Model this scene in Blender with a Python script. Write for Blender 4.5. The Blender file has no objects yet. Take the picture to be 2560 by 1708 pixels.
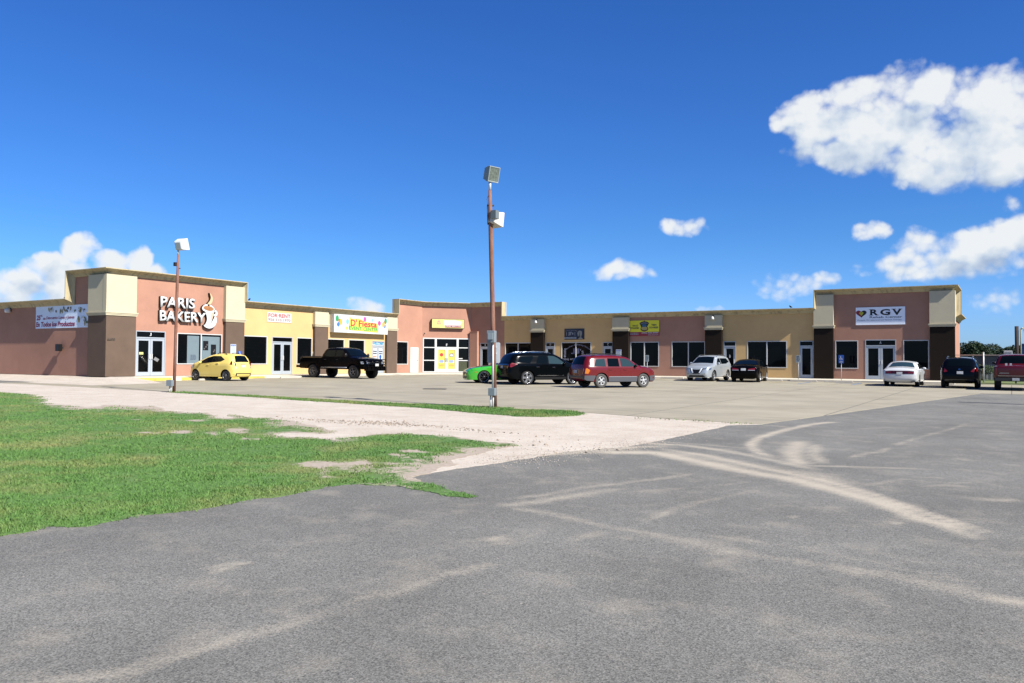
import bpy, bmesh, math, random
import numpy as np
from mathutils import Vector, Matrix, noise
from mathutils.geometry import delaunay_2d_cdt
random.seed(7); RNG = np.random.default_rng(7)
sc = bpy.context.scene
COL = sc.collection
# measured outlines (metres, x along the right wing, y along the left wing) and directions
GD = {'lot_front': [(-44.945,22.246),(-42.653,22.478),(-30.115,21.847),(-24.77,21.838),(-19.829,21.372),(-16.074,21.441),(-13.081,21.344),(-11.149,21.737),(-7.99,20.908),(-6.143,20.684),(-5.333,20.722)],'lot_right': [(-4.642,24.593),(-3.716,29.95),(-2.693,36.236),(-1.267,44.66),(0.495,45.392)],'gravel_edge': [(-5.311,20.637),(-5.894,19.854),(-6.031,15.086),(-6.067,14.73),(-6.119,14.017),(-6.473,13.1),(-6.702,12.703),(-6.715,12.021),(-6.768,11.463),(-6.844,11.179),(-6.906,10.632),(-7.017,9.915),(-7.093,9.275),(-7.066,8.848)],'lawn_front': [(-7.066,8.848),(-6.58,8.606),(-6.038,8.347),(-5.493,8.127),(-5.486,8.025),(-5.761,7.965),(-6.195,8.103),(-6.563,8.132),(-6.925,8.135),(-7.25,8.042),(-7.411,7.847),(-7.497,7.622),(-7.437,7.264),(-7.424,6.899),(-7.453,6.529),(-7.48,6.181),(-7.546,5.856),(-7.629,5.564),(-7.674,5.336),(-7.757,5.143),(-7.679,4.996),(-7.728,4.773),(-7.671,4.627),(-7.778,4.496),(-7.948,4.443),(-7.857,4.27),(-7.866,4.096),(-7.903,3.942)],'lawn_back': [(-35.353,17.506),(-34.134,17.567),(-32.365,17.226),(-30.634,16.582),(-28.824,15.83),(-27.488,14.918),(-25.849,14.439),(-25.235,14.644),(-23.646,14.055),(-23.764,14.466),(-24.466,15.251),(-23.86,15.451),(-23.077,15.526),(-23.139,16.02),(-21.353,15.107),(-20.317,14.76),(-19.558,14.695),(-19.277,14.909),(-18.215,14.503),(-17.272,13.922),(-17.164,14.004),(-18.274,15.053),(-17.549,14.814),(-16.662,14.557),(-16.398,14.756),(-15.818,14.664),(-14.929,14.333),(-14.225,13.935),(-13.649,13.782),(-12.914,13.377),(-12.384,13.013),(-12.36,12.674),(-12.796,12.475),(-13.054,12.289),(-13.099,11.91),(-12.618,11.704),(-12.271,11.846),(-11.91,11.79),(-11.433,11.726),(-11.172,11.814),(-11.433,12.341),(-11.446,12.877),(-11.261,13.352),(-10.89,13.62),(-10.422,13.614),(-9.984,13.707),(-9.662,13.72),(-9.145,13.361),(-8.732,13.359),(-8.356,13.244),(-7.968,12.972),(-7.852,12.373),(-7.808,11.811),(-7.674,11.28),(-7.618,10.642),(-7.209,10.302),(-7.31,9.769),(-7.17,9.222),(-7.066,8.848)],'bare': [((-15.403,9.916),(-15.306,9.986),(-15.645,10.071),0.95),((-15.413,10.581),(-15.198,10.737),(-15.664,10.753),0.95),((-15.035,11.09),(-14.817,11.248),(-15.411,11.366),1.0),((-14.255,11.303),(-14.132,11.392),(-14.81,11.742),1.0),((-14.358,12.008),(-14.152,12.158),(-14.938,12.492),1.0),((-8.57,7.727),(-8.461,7.801),(-8.675,7.821),1.0),((-7.942,8.155),(-7.821,8.238),(-8.068,8.284),1.0),((-8.98,9.078),(-8.628,9.321),(-9.343,9.444),0.95),((-8.493,9.415),(-8.194,9.621),(-8.837,9.795),0.95),((-8.21,8.69),(-7.827,8.953),(-8.363,8.851),0.8),((-7.642,8.697),(-7.493,8.8),(-7.753,8.823),0.8),((-8.952,11.201),(-8.673,11.396),(-9.155,11.455),0.95),((-7.868,10.867),(-7.634,11.03),(-8.122,11.218),1.0),((-8.807,10.56),(-8.63,10.684),(-8.94,10.719),0.9),((-17.209,13.122),(-16.999,13.278),(-17.485,13.332),0.9),((-10.074,10.336),(-9.968,10.411),(-10.163,10.428),0.9),((-7.839,11.789),(-7.653,11.919),(-8.053,12.11),1.0),((-12.719,10.957),(-12.514,11.103),(-12.847,11.067),0.9),((-15.326,9.342),(-15.259,9.39),(-15.442,9.412),0.8),((-18.668,12.447),(-18.5,12.573),(-18.849,12.567),0.8),((-7.782,10.117),(-6.611,10.928),(-8.601,11.179),0.42),((-22.763,14.742),(-20.668,16.373),(-24.25,15.703),0.5),((-14.585,13.523),(-13.57,14.271),(-15.818,14.664),0.4),((-12.574,7.93),(-12.523,7.965),(-12.68,7.996),0.5),((-8.535,6.37),(-7.887,6.807),(-8.723,6.51),0.3),((-7.738,9.281),(-7.424,9.497),(-7.915,9.493),0.7),((-8.299,12.058),(-7.852,12.373),(-8.574,12.456),0.5)],'strip': [(-30.66,22.044),(-29.863,22.205),(-24.895,21.948),(-20.009,21.575),(-18.001,21.553),(-16.342,21.806),(-15.445,21.791),(-13.469,21.976),(-13.15,21.457),(-12.359,21.698),(-11.169,21.782),(-10.453,21.0),(-10.376,20.438),(-10.521,19.93),(-10.842,19.397),(-11.677,19.057),(-11.802,19.259),(-12.595,19.371),(-13.475,19.562),(-14.195,19.806),(-15.631,20.293),(-17.037,20.4),(-19.144,20.644),(-21.375,20.818),(-24.058,21.211),(-26.811,21.436),(-28.923,21.508),(-30.005,21.574)],'strip2': [(-8.77,20.671),(-7.98,20.891),(-7.062,20.857),(-6.299,20.825),(-5.793,20.625),(-5.376,20.695),(-5.247,20.402),(-5.728,20.201),(-6.247,20.289),(-6.922,20.445),(-7.845,20.538),(-8.65,20.388)],'wedge': [(-62.775,23.682),(-54.226,26.832),(-50.709,26.929),(-47.402,26.537),(-44.92,26.092),(-44.948,24.727),(-45.222,22.382),(-46.994,17.738)],'dust': [([(-6.48,13.02,0.37),(-5.9,13.15,0.365),(-5.4,13.5,0.366),(-5.09,13.34,0.359),(-4.11,12.66,0.331),(-3.27,12.08,0.307),(-2.56,11.68,0.289),(-1.88,11.06,0.266),(-1.3,10.44,0.245),(-0.89,9.72,0.224),(-0.56,9.4,0.212),(-0.35,8.95,0.2),(-0.21,8.83,0.195)],0.95),([(-6.71,12.39,0.512),(-6.13,13.38,0.531),(-5.21,13.64,0.522),(-4.09,13.16,0.486),(-3.02,12.38,0.441),(-2.1,11.54,0.398),(-1.31,10.52,0.351)],0.5),([(-7.35,11.58,0.229),(-6.79,12.15,0.232),(-6.42,12.9,0.24),(-5.98,14.11,0.253),(-5.38,14.76,0.257)],0.8),([(-2.81,12.53,0.358),(-2.34,12.33,0.346),(-1.8,11.52,0.317)],0.5),([(-5.39,14.11,0.219),(-4.42,13.62,0.205),(-3.46,12.8,0.188),(-2.68,12.22,0.174),(-2.05,11.69,0.163),(-1.5,11.03,0.15),(-0.98,10.25,0.136),(-0.58,9.71,0.127),(-0.27,9.35,0.12),(0.0,8.91,0.112)],0.85),([(-6.45,14.79,0.22),(-5.28,14.97,0.214),(-4.3,14.47,0.201),(-3.57,13.86,0.188),(-2.91,13.27,0.177),(-2.43,12.8,0.168)],0.7),([(-2.89,13.2,0.1),(-2.3,13.51,0.1),(-1.71,13.74,0.099),(-0.98,14.01,0.098)],0.55),([(-1.71,11.59,0.074),(-1.29,12.67,0.079),(-0.75,12.57,0.076),(-0.25,13.03,0.077)],0.35),([(-3.95,22.57,0.209),(-4.17,21.99,0.206),(-4.35,21.06,0.199),(-4.46,19.68,0.188),(-4.52,18.52,0.178),(-4.49,17.11,0.166),(-4.35,16.09,0.157),(-4.17,15.4,0.15),(-3.83,14.6,0.142),(-3.48,14.1,0.136),(-3.19,13.95,0.133)],0.85),([(-3.62,17.11,0.324),(-3.48,15.88,0.302),(-3.33,14.95,0.285),(-3.04,13.89,0.264),(-2.72,13.02,0.246)],0.75),([(-3.23,16.6,0.218),(-3.11,15.71,0.207),(-2.94,14.84,0.195),(-2.71,14.12,0.185),(-2.51,13.61,0.178)],0.6),([(-3.55,15.0,0.173),(-3.58,15.81,0.181),(-3.61,16.48,0.188)],0.5),([(-4.73,7.74,0.152),(-4.4,7.74,0.149),(-4.0,7.64,0.144),(-3.49,7.46,0.137),(-3.13,7.39,0.133),(-2.8,7.33,0.129),(-2.46,7.29,0.125)],0.42),([(-2.81,7.35,0.228),(-2.19,7.1,0.212),(-1.66,7.03,0.202),(-1.19,7.03,0.195),(-0.6,6.93,0.184),(-0.2,6.76,0.173),(0.15,6.56,0.163)],0.36),([(-2.55,7.62,0.115),(-1.62,7.56,0.108),(-0.78,7.3,0.098),(0.07,7.06,0.088)],0.3),([(-4.92,7.77,0.181),(-4.69,8.25,0.186),(-4.52,8.8,0.194),(-4.38,9.37,0.202),(-4.22,9.68,0.206)],0.45),([(-5.05,8.26,0.095),(-4.84,8.68,0.098),(-4.75,9.36,0.103),(-4.46,9.94,0.106),(-4.22,10.55,0.11),(-4.01,11.18,0.114),(-3.8,11.72,0.118)],0.45),([(-4.18,9.31,0.08),(-3.77,9.88,0.082),(-3.39,10.45,0.084),(-3.01,11.14,0.087),(-2.79,11.18,0.086)],0.3),([(-3.24,7.75,0.057),(-3.22,8.45,0.061),(-3.12,9.22,0.065),(-2.93,9.87,0.068),(-2.75,10.68,0.072)],0.35),([(-3.48,6.61,0.051),(-3.43,6.91,0.053),(-3.35,7.31,0.055)],0.4),([(-4.31,2.27,0.082),(-4.2,2.44,0.084),(-4.06,2.71,0.087),(-4.02,2.97,0.091),(-3.97,3.36,0.097),(-3.88,3.81,0.104),(-3.83,4.37,0.113),(-3.75,5.02,0.123),(-3.65,5.47,0.129),(-3.59,5.87,0.135)],0.26),([(-4.28,2.31,0.014),(-4.13,2.51,0.015),(-4.03,2.69,0.015),(-4.0,2.96,0.016),(-3.94,3.34,0.017),(-3.86,3.78,0.018),(-3.77,4.42,0.02)],0.42),([(-3.78,4.43,0.02),(-3.74,4.75,0.021),(-3.7,5.24,0.022),(-3.56,5.83,0.024)],0.4),([(-1.96,17.19,0.015),(-1.83,18.27,0.016),(-1.57,20.15,0.018),(-1.24,22.06,0.019),(-0.88,25.16,0.022)],0.4),([(-2.32,14.86,0.082),(-2.21,15.6,0.085),(-2.03,15.93,0.086),(-1.96,17.19,0.092)],0.5),([(-1.23,12.85,0.04),(-1.01,13.0,0.04),(-0.74,13.08,0.04)],0.45),([(-0.95,12.15,0.043),(-0.7,12.37,0.043),(-0.5,12.39,0.043)],0.4),([(-0.34,11.39,0.044),(-0.11,11.41,0.043),(0.12,11.61,0.043)],0.4),([(-0.15,15.25,0.045),(0.05,15.3,0.045),(0.16,15.22,0.044)],0.4),([(-0.81,15.82,0.041),(-0.54,15.39,0.04)],0.4),([(-1.05,9.25,0.025),(-0.96,9.28,0.025)],0.5),([(-5.31,4.23,0.034),(-5.35,4.43,0.036),(-5.28,4.59,0.036)],0.6),([(-4.13,6.3,0.037),(-3.99,6.52,0.038)],0.55),([(-3.98,6.14,0.018),(-3.89,6.36,0.018)],0.35),([(-2.03,8.92,0.026),(-1.96,9.08,0.026)],0.5),([(-5.3,20.57,0.08),(-4.39,20.15,0.077),(-4.01,22.57,0.084)],0.5),([(-6.01,15.28,0.079),(-5.04,15.27,0.077),(-4.24,15.18,0.074),(-3.46,14.62,0.07)],0.5),([(-0.13,6.76,0.115),(-0.03,6.76,0.114),(0.16,6.78,0.112)],0.7)],'dirt': [(-14.989,14.942),(-14.934,15.153),(-14.484,15.152),(-13.955,15.056),(-13.363,14.72),(-13.359,15.182),(-13.273,15.403),(-12.823,15.119),(-12.855,15.4),(-12.99,15.854),(-12.213,15.271),(-11.891,15.361),(-11.435,15.267),(-13.78,14.716),(-13.111,15.057),(-12.671,15.382),(-10.261,14.988),(-9.792,14.892),(-9.481,14.935),(-8.926,14.749),(-8.075,13.925),(-7.5,13.259),(-7.081,12.916),(-8.019,13.578),(-6.813,12.508),(-7.133,13.519),(-6.628,13.235),(-7.174,14.42),(-7.885,14.942),(-5.74,13.536),(-7.478,13.057),(-7.671,13.731),(-7.531,12.599)],'car': {'yellow': (-39.311,31.99),'blackpickup': (-37.231,40.545),'green': (-26.249,39.666),'blacksuv': (-23.0,39.109),'maroon': (-17.943,37.97),'silver': (-16.961,53.326),'sedan': (-14.007,53.631),'white': (-4.638,52.708),'darksuv': (-1.601,51.769),'redpickup': (-0.712,50.56)},'lid': [(-23.888,31.183),(-23.34,31.664)],'cloud': [(0.4297,0.2805,0.0787,0.0373,1),(0.5344,0.243,0.09,0.0479,1),(0.3666,0.2613,0.0465,0.0259,1),(0.4661,0.3028,0.0463,0.0282,1),(0.3965,0.2947,0.0373,0.023,1),(0.3536,0.2798,0.0344,0.03,1),(0.5346,0.275,0.0463,0.0315,1),(0.4256,0.2599,0.0828,0.0357,1),(0.5045,0.2467,0.0864,0.0345,1),(0.5596,0.2316,0.0515,0.0415,1),(0.3964,0.2305,0.0614,0.0195,0.9),(0.4775,0.2207,0.0604,0.0209,0.9),(0.3295,0.2644,0.022,0.0175,0.8),(0.6113,0.2438,0.0634,0.0493,1),(0.6745,0.2224,0.0575,0.0367,1),(-0.497,0.0886,0.0428,0.0215,1),(-0.484,0.1145,0.0195,0.0181,1),(-0.5123,0.1027,0.0159,0.0161,1),(-0.4545,0.1076,0.0181,0.014,0.9),(-0.4303,0.1108,0.0164,0.0159,1),(-0.4116,0.0954,0.0209,0.0143,0.9),(-0.4698,0.0814,0.0729,0.024,1),(-0.5305,0.0846,0.0185,0.019,0.8),(-0.5538,0.0728,0.018,0.0187,0.6),(-0.5411,0.063,0.0294,0.0168,0.6),(-0.5903,0.0708,0.0383,0.0244,0.9),(0.2198,0.1678,0.0382,0.0113,0.62),(0.1292,0.1048,0.0409,0.0087,0.42),(0.3337,0.0885,0.0347,0.0157,0.62),(0.3684,0.089,0.0191,0.0119,0.6),(0.4149,0.1425,0.0123,0.0106,0.8),(0.4573,0.1235,0.0293,0.0209,0.8),(0.5038,0.1125,0.069,0.0234,1),(0.5039,0.1274,0.037,0.0204,0.9),(0.5482,0.1329,0.0351,0.0248,1),(0.4846,0.1005,0.0669,0.0181,0.75),(0.4373,0.1091,0.024,0.0133,0.6),(0.5484,0.1721,0.0143,0.0164,0.5),(0.6103,0.1262,0.048,0.0357,1),(-0.1709,0.0672,0.0216,0.0126,0.7),(0.2317,0.0665,0.0209,0.0057,0.5),(0.5405,0.0642,0.0319,0.0126,0.35)],'fh': (-0.523053,0.8523),'cam': [(0.852371,0.522886,0.007377),(0.006422,-0.024573,0.999677),(0.522899,-0.852048,-0.024303)]}
EYE = 1.038
FH = GD['fh']
XL, YR = -44.022, 60.027          # wall planes of the left and the right wing
# ---------------------------------------------------------------- camera
cd = bpy.data.cameras.new('camera'); cam = bpy.data.objects.new('camera', cd); COL.objects.link(cam)
cd.sensor_width = 36; cd.lens = 28.614; cd.clip_start = .1; cd.clip_end = 6000
r_, u_, b_ = [Vector(v) for v in GD['cam']]
cam.matrix_world = Matrix(((r_.x, u_.x, b_.x, 0), (r_.y, u_.y, b_.y, 0), (r_.z, u_.z, b_.z, EYE), (0, 0, 0, 1)))
sc.camera = cam
# ---------------------------------------------------------------- light
SUN = Vector((1, -.16, .92)).normalized()
elev = math.asin(SUN.z); azim = math.atan2(SUN.x, SUN.y)
ld = bpy.data.lights.new('sun', 'SUN'); lo = bpy.data.objects.new('sun', ld); COL.objects.link(lo)
ld.energy = 5.0; ld.angle = math.radians(.5); ld.color = (1, .955, .87)
lo.rotation_euler = SUN.to_track_quat('Z', 'Y').to_euler(); lo.location = (30, 0, 60)
sc.view_settings.view_transform = 'Standard'; sc.view_settings.look = 'None'
sc.view_settings.exposure = 1.1; sc.view_settings.gamma = 1; sc.view_settings.use_curve_mapping = False
SKY_STRENGTH = .05
K_ALB = .56
def build_world():
    w = bpy.data.worlds.new('World'); sc.world = w; w.use_nodes = True
    nt = w.node_tree; N = nt.nodes; Lk = nt.links
    for n in list(N): N.remove(n)
    def mth(tree, op, a, b=None, c=None, clamp=False):
        n = tree.nodes.new('ShaderNodeMath'); n.operation = op; n.use_clamp = clamp
        for i, v in enumerate((a, b, c)):
            if v is None: continue
            if isinstance(v, (int, float)): n.inputs[i].default_value = v
            else: tree.links.new(v, n.inputs[i])
        return n.outputs[0]
    def vm(tree, op, a, b=None):
        n = tree.nodes.new('ShaderNodeVectorMath'); n.operation = op
        for i, v in enumerate((a, b)):
            if v is None: continue
            if isinstance(v, (tuple, list)): n.inputs[i].default_value = v
            else: tree.links.new(v, n.inputs[i])
        return n.outputs['Value'] if op in ('DOT_PRODUCT', 'LENGTH') else n.outputs[0]
    # cloud density group: (azimuth, elevation, 0) -> density
    g = bpy.data.node_groups.new('clouds', 'ShaderNodeTree')
    g.interface.new_socket('P', in_out='INPUT', socket_type='NodeSocketVector')
    g.interface.new_socket('D', in_out='OUTPUT', socket_type='NodeSocketFloat')
    gi = g.nodes.new('NodeGroupInput'); go = g.nodes.new('NodeGroupOutput')
    P = gi.outputs[0]
    wn = g.nodes.new('ShaderNodeTexNoise'); wn.inputs['Scale'].default_value = 9; wn.inputs['Detail'].default_value = 6
    g.links.new(P, wn.inputs['Vector'])
    wo = vm(g, 'SUBTRACT', wn.outputs['Color'], (.5, .5, .5)); wo = vm(g, 'MULTIPLY', wo, (.11, .075, 0))
    PW = vm(g, 'ADD', P, wo)
    acc = None
    for (a, e, ra, re, wt) in GD['cloud']:
        q = vm(g, 'SUBTRACT', PW, (a, e, 0)); q = vm(g, 'MULTIPLY', q, (1 / ra, 1 / re, 0)); d = vm(g, 'DOT_PRODUCT', q, q)
        v = mth(g, 'MULTIPLY_ADD', d, -wt * .75, wt)
        acc = v if acc is None else mth(g, 'SMOOTH_MAX', acc, v, .25)
    PV = vm(g, 'ADD', vm(g, 'MULTIPLY', P, (1, 1.2, 1)), vm(g, 'MULTIPLY', wo, (.35, .35, 0)))
    tot = mth(g, 'MULTIPLY_ADD', acc, 1.35, -.06)
    for sc_, amp in ((17, .62), (40, .42), (95, .26)):
        v = g.nodes.new('ShaderNodeTexVoronoi'); v.feature = 'F1'; v.inputs['Scale'].default_value = sc_
        g.links.new(PV, v.inputs['Vector']); tot = mth(g, 'ADD', tot, mth(g, 'MULTIPLY_ADD', v.outputs['Distance'], -amp * 1.6, amp * .72))
    n1 = g.nodes.new('ShaderNodeTexNoise'); n1.inputs['Scale'].default_value = 30; n1.inputs['Detail'].default_value = 8; n1.inputs['Roughness'].default_value = .6
    g.links.new(P, n1.inputs['Vector']); tot = mth(g, 'ADD', tot, mth(g, 'MULTIPLY_ADD', n1.outputs['Fac'], 1.3, -.65))
    g.links.new(tot, go.inputs[0])
    tc = N.new('ShaderNodeTexCoord'); dirv = tc.outputs['Generated']
    x = vm(nt, 'DOT_PRODUCT', dirv, (FH[1], -FH[0], 0)); y = vm(nt, 'DOT_PRODUCT', dirv, (FH[0], FH[1], 0)); z = vm(nt, 'DOT_PRODUCT', dirv, (0, 0, 1))
    az = mth(nt, 'ARCTAN2', x, y); el = mth(nt, 'ARCSINE', z)
    cb = N.new('ShaderNodeCombineXYZ'); Lk.new(az, cb.inputs[0]); Lk.new(el, cb.inputs[1])
    def dens(v):
        n = N.new('ShaderNodeGroup'); n.node_tree = g; Lk.new(v, n.inputs[0]); return n.outputs[0]
    d1 = dens(cb.outputs[0]); d2 = dens(vm(nt, 'ADD', cb.outputs[0], (.020, .028, 0)))
    alpha = N.new('ShaderNodeMapRange'); alpha.interpolation_type = 'SMOOTHSTEP'
    Lk.new(d1, alpha.inputs[0]); alpha.inputs[1].default_value = -.12; alpha.inputs[2].default_value = .85
    alpha.inputs[3].default_value = 0; alpha.inputs[4].default_value = .97
    lit = mth(nt, 'SUBTRACT', d1, d2); lit = mth(nt, 'MULTIPLY_ADD', lit, .62, .60)
    thick = N.new('ShaderNodeMapRange'); Lk.new(d1, thick.inputs[0]); thick.inputs[1].default_value = .3; thick.inputs[2].default_value = 1.5
    thick.inputs[3].default_value = .16; thick.inputs[4].default_value = -.14
    lit = mth(nt, 'ADD', lit, thick.outputs[0], clamp=True)
    cr = N.new('ShaderNodeValToRGB'); Lk.new(lit, cr.inputs[0])
    cr.color_ramp.elements[0].position = .1; cr.color_ramp.elements[0].color = (.42, .53, .72, 1)
    cr.color_ramp.elements[1].position = .9; cr.color_ramp.elements[1].color = (.93, .96, .98, 1)
    e2 = cr.color_ramp.elements.new(.5); e2.color = (.68, .77, .88, 1)
    sky = N.new('ShaderNodeTexSky'); sky.sky_type = 'NISHITA'; sky.sun_disc = False
    sky.sun_elevation = elev; sky.sun_rotation = azim; sky.altitude = 0; sky.air_density = 1.0; sky.dust_density = .35; sky.ozone_density = 2.2
    hs = N.new('ShaderNodeHueSaturation'); hs.inputs['Saturation'].default_value = 1.22; hs.inputs['Hue'].default_value = .507; hs.inputs['Value'].default_value = 1.0
    Lk.new(sky.outputs[0], hs.inputs['Color'])
    bg1 = N.new('ShaderNodeBackground'); bg1.inputs['Strength'].default_value = SKY_STRENGTH; tint = N.new('ShaderNodeVectorMath'); tint.operation = 'MULTIPLY'; Lk.new(hs.outputs[0], tint.inputs[0])
    te = N.new('ShaderNodeMapRange'); te.interpolation_type = 'SMOOTHSTEP'; Lk.new(el, te.inputs[0]); te.inputs[1].default_value = .0; te.inputs[2].default_value = .16
    tm = N.new('ShaderNodeMix'); tm.data_type = 'VECTOR'; Lk.new(te.outputs[0], tm.inputs[0]); tm.inputs[4].default_value = (.56, .88, 1.75); tm.inputs[5].default_value = (.44, .83, 1.34); Lk.new(tm.outputs[1], tint.inputs[1])
    Lk.new(tint.outputs[0], bg1.inputs['Color'])
    bg2 = N.new('ShaderNodeBackground'); bg2.inputs['Strength'].default_value = .44; Lk.new(cr.outputs[0], bg2.inputs['Color'])
    mx = N.new('ShaderNodeMixShader'); Lk.new(alpha.outputs[0], mx.inputs[0]); Lk.new(bg1.outputs[0], mx.inputs[1]); Lk.new(bg2.outputs[0], mx.inputs[2])
    out = N.new('ShaderNodeOutputWorld'); Lk.new(mx.outputs[0], out.inputs['Surface'])
    w.cycles.sampling_method = 'MANUAL'; w.cycles.sample_map_resolution = 256
build_world()
# ---------------------------------------------------------------- helpers
def lot_z(x, y):
    d = x * FH[0] + y * FH[1]
    return -.14 - .0085 * max(0., 62 - d)
def lot_zv(x, y):
    d = x * FH[0] + y * FH[1]
    return -.14 - .0085 * np.maximum(0, 62 - d)
_M = {}
def mat(name, col, rough=.8, metal=0., spec=.5, var=.0, vscale=3., bump=0., bscale=40., coat=0., emit=None, var2=0., detail=4):
    if name in _M: return _M[name]
    col = tuple(c * K_ALB for c in col)
    m = bpy.data.materials.new(name); m.use_nodes = True; nt = m.node_tree; b = nt.nodes['Principled BSDF']
    b.inputs['Base Color'].default_value = (*col, 1); b.inputs['Roughness'].default_value = rough
    b.inputs['Metallic'].default_value = metal; b.inputs['Specular IOR Level'].default_value = spec
    if coat: b.inputs['Coat Weight'].default_value = coat; b.inputs['Coat Roughness'].default_value = .04
    if var or bump:
        ge = nt.nodes.new('ShaderNodeNewGeometry')
    if var:
        n = nt.nodes.new('ShaderNodeTexNoise'); n.inputs['Scale'].default_value = vscale; n.inputs['Detail'].default_value = detail
        n.inputs['Roughness'].default_value = .65
        nt.links.new(ge.outputs['Position'], n.inputs['Vector'])
        mr = nt.nodes.new('ShaderNodeMapRange'); nt.links.new(n.outputs['Fac'], mr.inputs[0])
        mr.inputs[1].default_value = .3; mr.inputs[2].default_value = .7; mr.inputs[3].default_value = 1 - var; mr.inputs[4].default_value = 1 + var * .6
        fac = mr.outputs[0]
        if var2:
            n2 = nt.nodes.new('ShaderNodeTexNoise'); n2.inputs['Scale'].default_value = .35; n2.inputs['Detail'].default_value = 5
            nt.links.new(ge.outputs['Position'], n2.inputs['Vector'])
            mr2 = nt.nodes.new('ShaderNodeMapRange'); nt.links.new(n2.outputs['Fac'], mr2.inputs[0])
            mr2.inputs[1].default_value = .3; mr2.inputs[2].default_value = .7; mr2.inputs[3].default_value = 1 - var2; mr2.inputs[4].default_value = 1 + var2 * .6
            mm = nt.nodes.new('ShaderNodeMath'); mm.operation = 'MULTIPLY'; nt.links.new(fac, mm.inputs[0]); nt.links.new(mr2.outputs[0], mm.inputs[1]); fac = mm.outputs[0]
        vmx = nt.nodes.new('ShaderNodeVectorMath'); vmx.operation = 'SCALE'; vmx.inputs[0].default_value = col
        nt.links.new(fac, vmx.inputs['Scale']); nt.links.new(vmx.outputs[0], b.inputs['Base Color'])
    if bump:
        n = nt.nodes.new('ShaderNodeTexNoise'); n.inputs['Scale'].default_value = bscale; n.inputs['Detail'].default_value = 3
        nt.links.new(ge.outputs['Position'], n.inputs['Vector'])
        bp = nt.nodes.new('ShaderNodeBump'); bp.inputs['Strength'].default_value = bump; bp.inputs['Distance'].default_value = .02
        nt.links.new(n.outputs['Fac'], bp.inputs['Height']); nt.links.new(bp.outputs[0], b.inputs['Normal'])
    _M[name] = m; return m
def link(name, me, parent=None, m=None, smooth=False):
    o = bpy.data.objects.new(name, me); COL.objects.link(o)
    if parent: o.parent = parent
    if m is not None:
        for q in (m if isinstance(m, (list, tuple)) else [m]): me.materials.append(q)
    if smooth: me.polygons.foreach_set('use_smooth', [True] * len(me.polygons))
    return o
def from_bm(name, bm, m, parent=None, smooth=False, ang=None, recalc=True):
    if recalc: bmesh.ops.recalc_face_normals(bm, faces=bm.faces)
    me = bpy.data.meshes.new(name); bm.to_mesh(me); bm.free()
    o = link(name, me, parent, m, smooth or ang is not None)
    if ang is not None:
        me.set_sharp_from_angle(angle=math.radians(ang))
    return o
def from_py(name, V, F, m, parent=None, smooth=False, ang=None):
    me = bpy.data.meshes.new(name); me.from_pydata(V, [], F); me.update()
    o = link(name, me, parent, m, smooth or ang is not None)
    if ang is not None: me.set_sharp_from_angle(angle=math.radians(ang))
    return o
def tag(o, label=None, cat=None, group=None, kind=None):
    if label: o['label'] = label
    if cat: o['category'] = cat
    if group: o['group'] = group
    if kind: o['kind'] = kind
    return o
def empty(name, loc=(0, 0, 0), rz=0, label=None, cat=None, group=None):
    o = bpy.data.objects.new(name, None); COL.objects.link(o); o.location = loc; o.rotation_euler = (0, 0, rz)
    o.empty_display_size = .2
    return tag(o, label, cat, group)
def add_box(bm, x0, x1, y0, y1, z0, z1, M=None, mi=0):
    vs = [bm.verts.new((x, y, z)) for x in (x0, x1) for y in (y0, y1) for z in (z0, z1)]
    if M is not None:
        for v in vs: v.co = M @ v.co
    fs = []
    for a in ((0, 1, 3, 2), (4, 6, 7, 5), (0, 4, 5, 1), (2, 3, 7, 6), (0, 2, 6, 4), (1, 5, 7, 3)):
        f = bm.faces.new([vs[i] for i in a]); f.material_index = mi; fs.append(f)
    return vs, fs
def add_tube(bm, pts, rad, n=10, cap=True, mi=0):
    pts = [Vector(p) for p in pts]; rings = []
    if not isinstance(rad, (list, tuple)): rad = [rad] * len(pts)
    for i, p in enumerate(pts):
        t = (pts[min(i + 1, len(pts) - 1)] - pts[max(i - 1, 0)]).normalized()
        a = t.cross(Vector((0, 0, 1)));
        if a.length < 1e-3: a = Vector((1, 0, 0))
        a.normalize(); b = t.cross(a)
        rings.append([bm.verts.new(p + rad[i] * (math.cos(2 * math.pi * k / n) * a + math.sin(2 * math.pi * k / n) * b)) for k in range(n)])
    for i in range(len(rings) - 1):
        for k in range(n):
            f = bm.faces.new((rings[i][k], rings[i][(k + 1) % n], rings[i + 1][(k + 1) % n], rings[i + 1][k])); f.material_index = mi; f.smooth = True
    if cap:
        for rg in (rings[0][::-1], rings[-1]):
            f = bm.faces.new(rg); f.material_index = mi
def add_lathe(bm, prof, n=24, axis='z', c=(0, 0, 0), mi=0):
    rings = []
    for r, h in prof:
        ring = []
        for k in range(n):
            a = 2 * math.pi * k / n
            v = (r * math.cos(a), r * math.sin(a), h) if axis == 'z' else (r * math.cos(a), h, r * math.sin(a))
            ring.append(bm.verts.new((v[0] + c[0], v[1] + c[1], v[2] + c[2])))
        rings.append(ring)
    for i in range(len(rings) - 1):
        for k in range(n):
            f = bm.faces.new((rings[i][k], rings[i][(k + 1) % n], rings[i + 1][(k + 1) % n], rings[i + 1][k])); f.material_index = mi; f.smooth = True
    return rings
def pip(poly, X, Y):
    X = np.asarray(X); Y = np.asarray(Y); ins = np.zeros(X.shape, bool); n = len(poly); j = n - 1
    for i in range(n):
        xi, yi = poly[i]; xj, yj = poly[j]
        if yi != yj:
            c = ((yi > Y) != (yj > Y)) & (X < (xj - xi) * (Y - yi) / (yj - yi) + xi); ins ^= c
        j = i
    return ins
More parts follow.
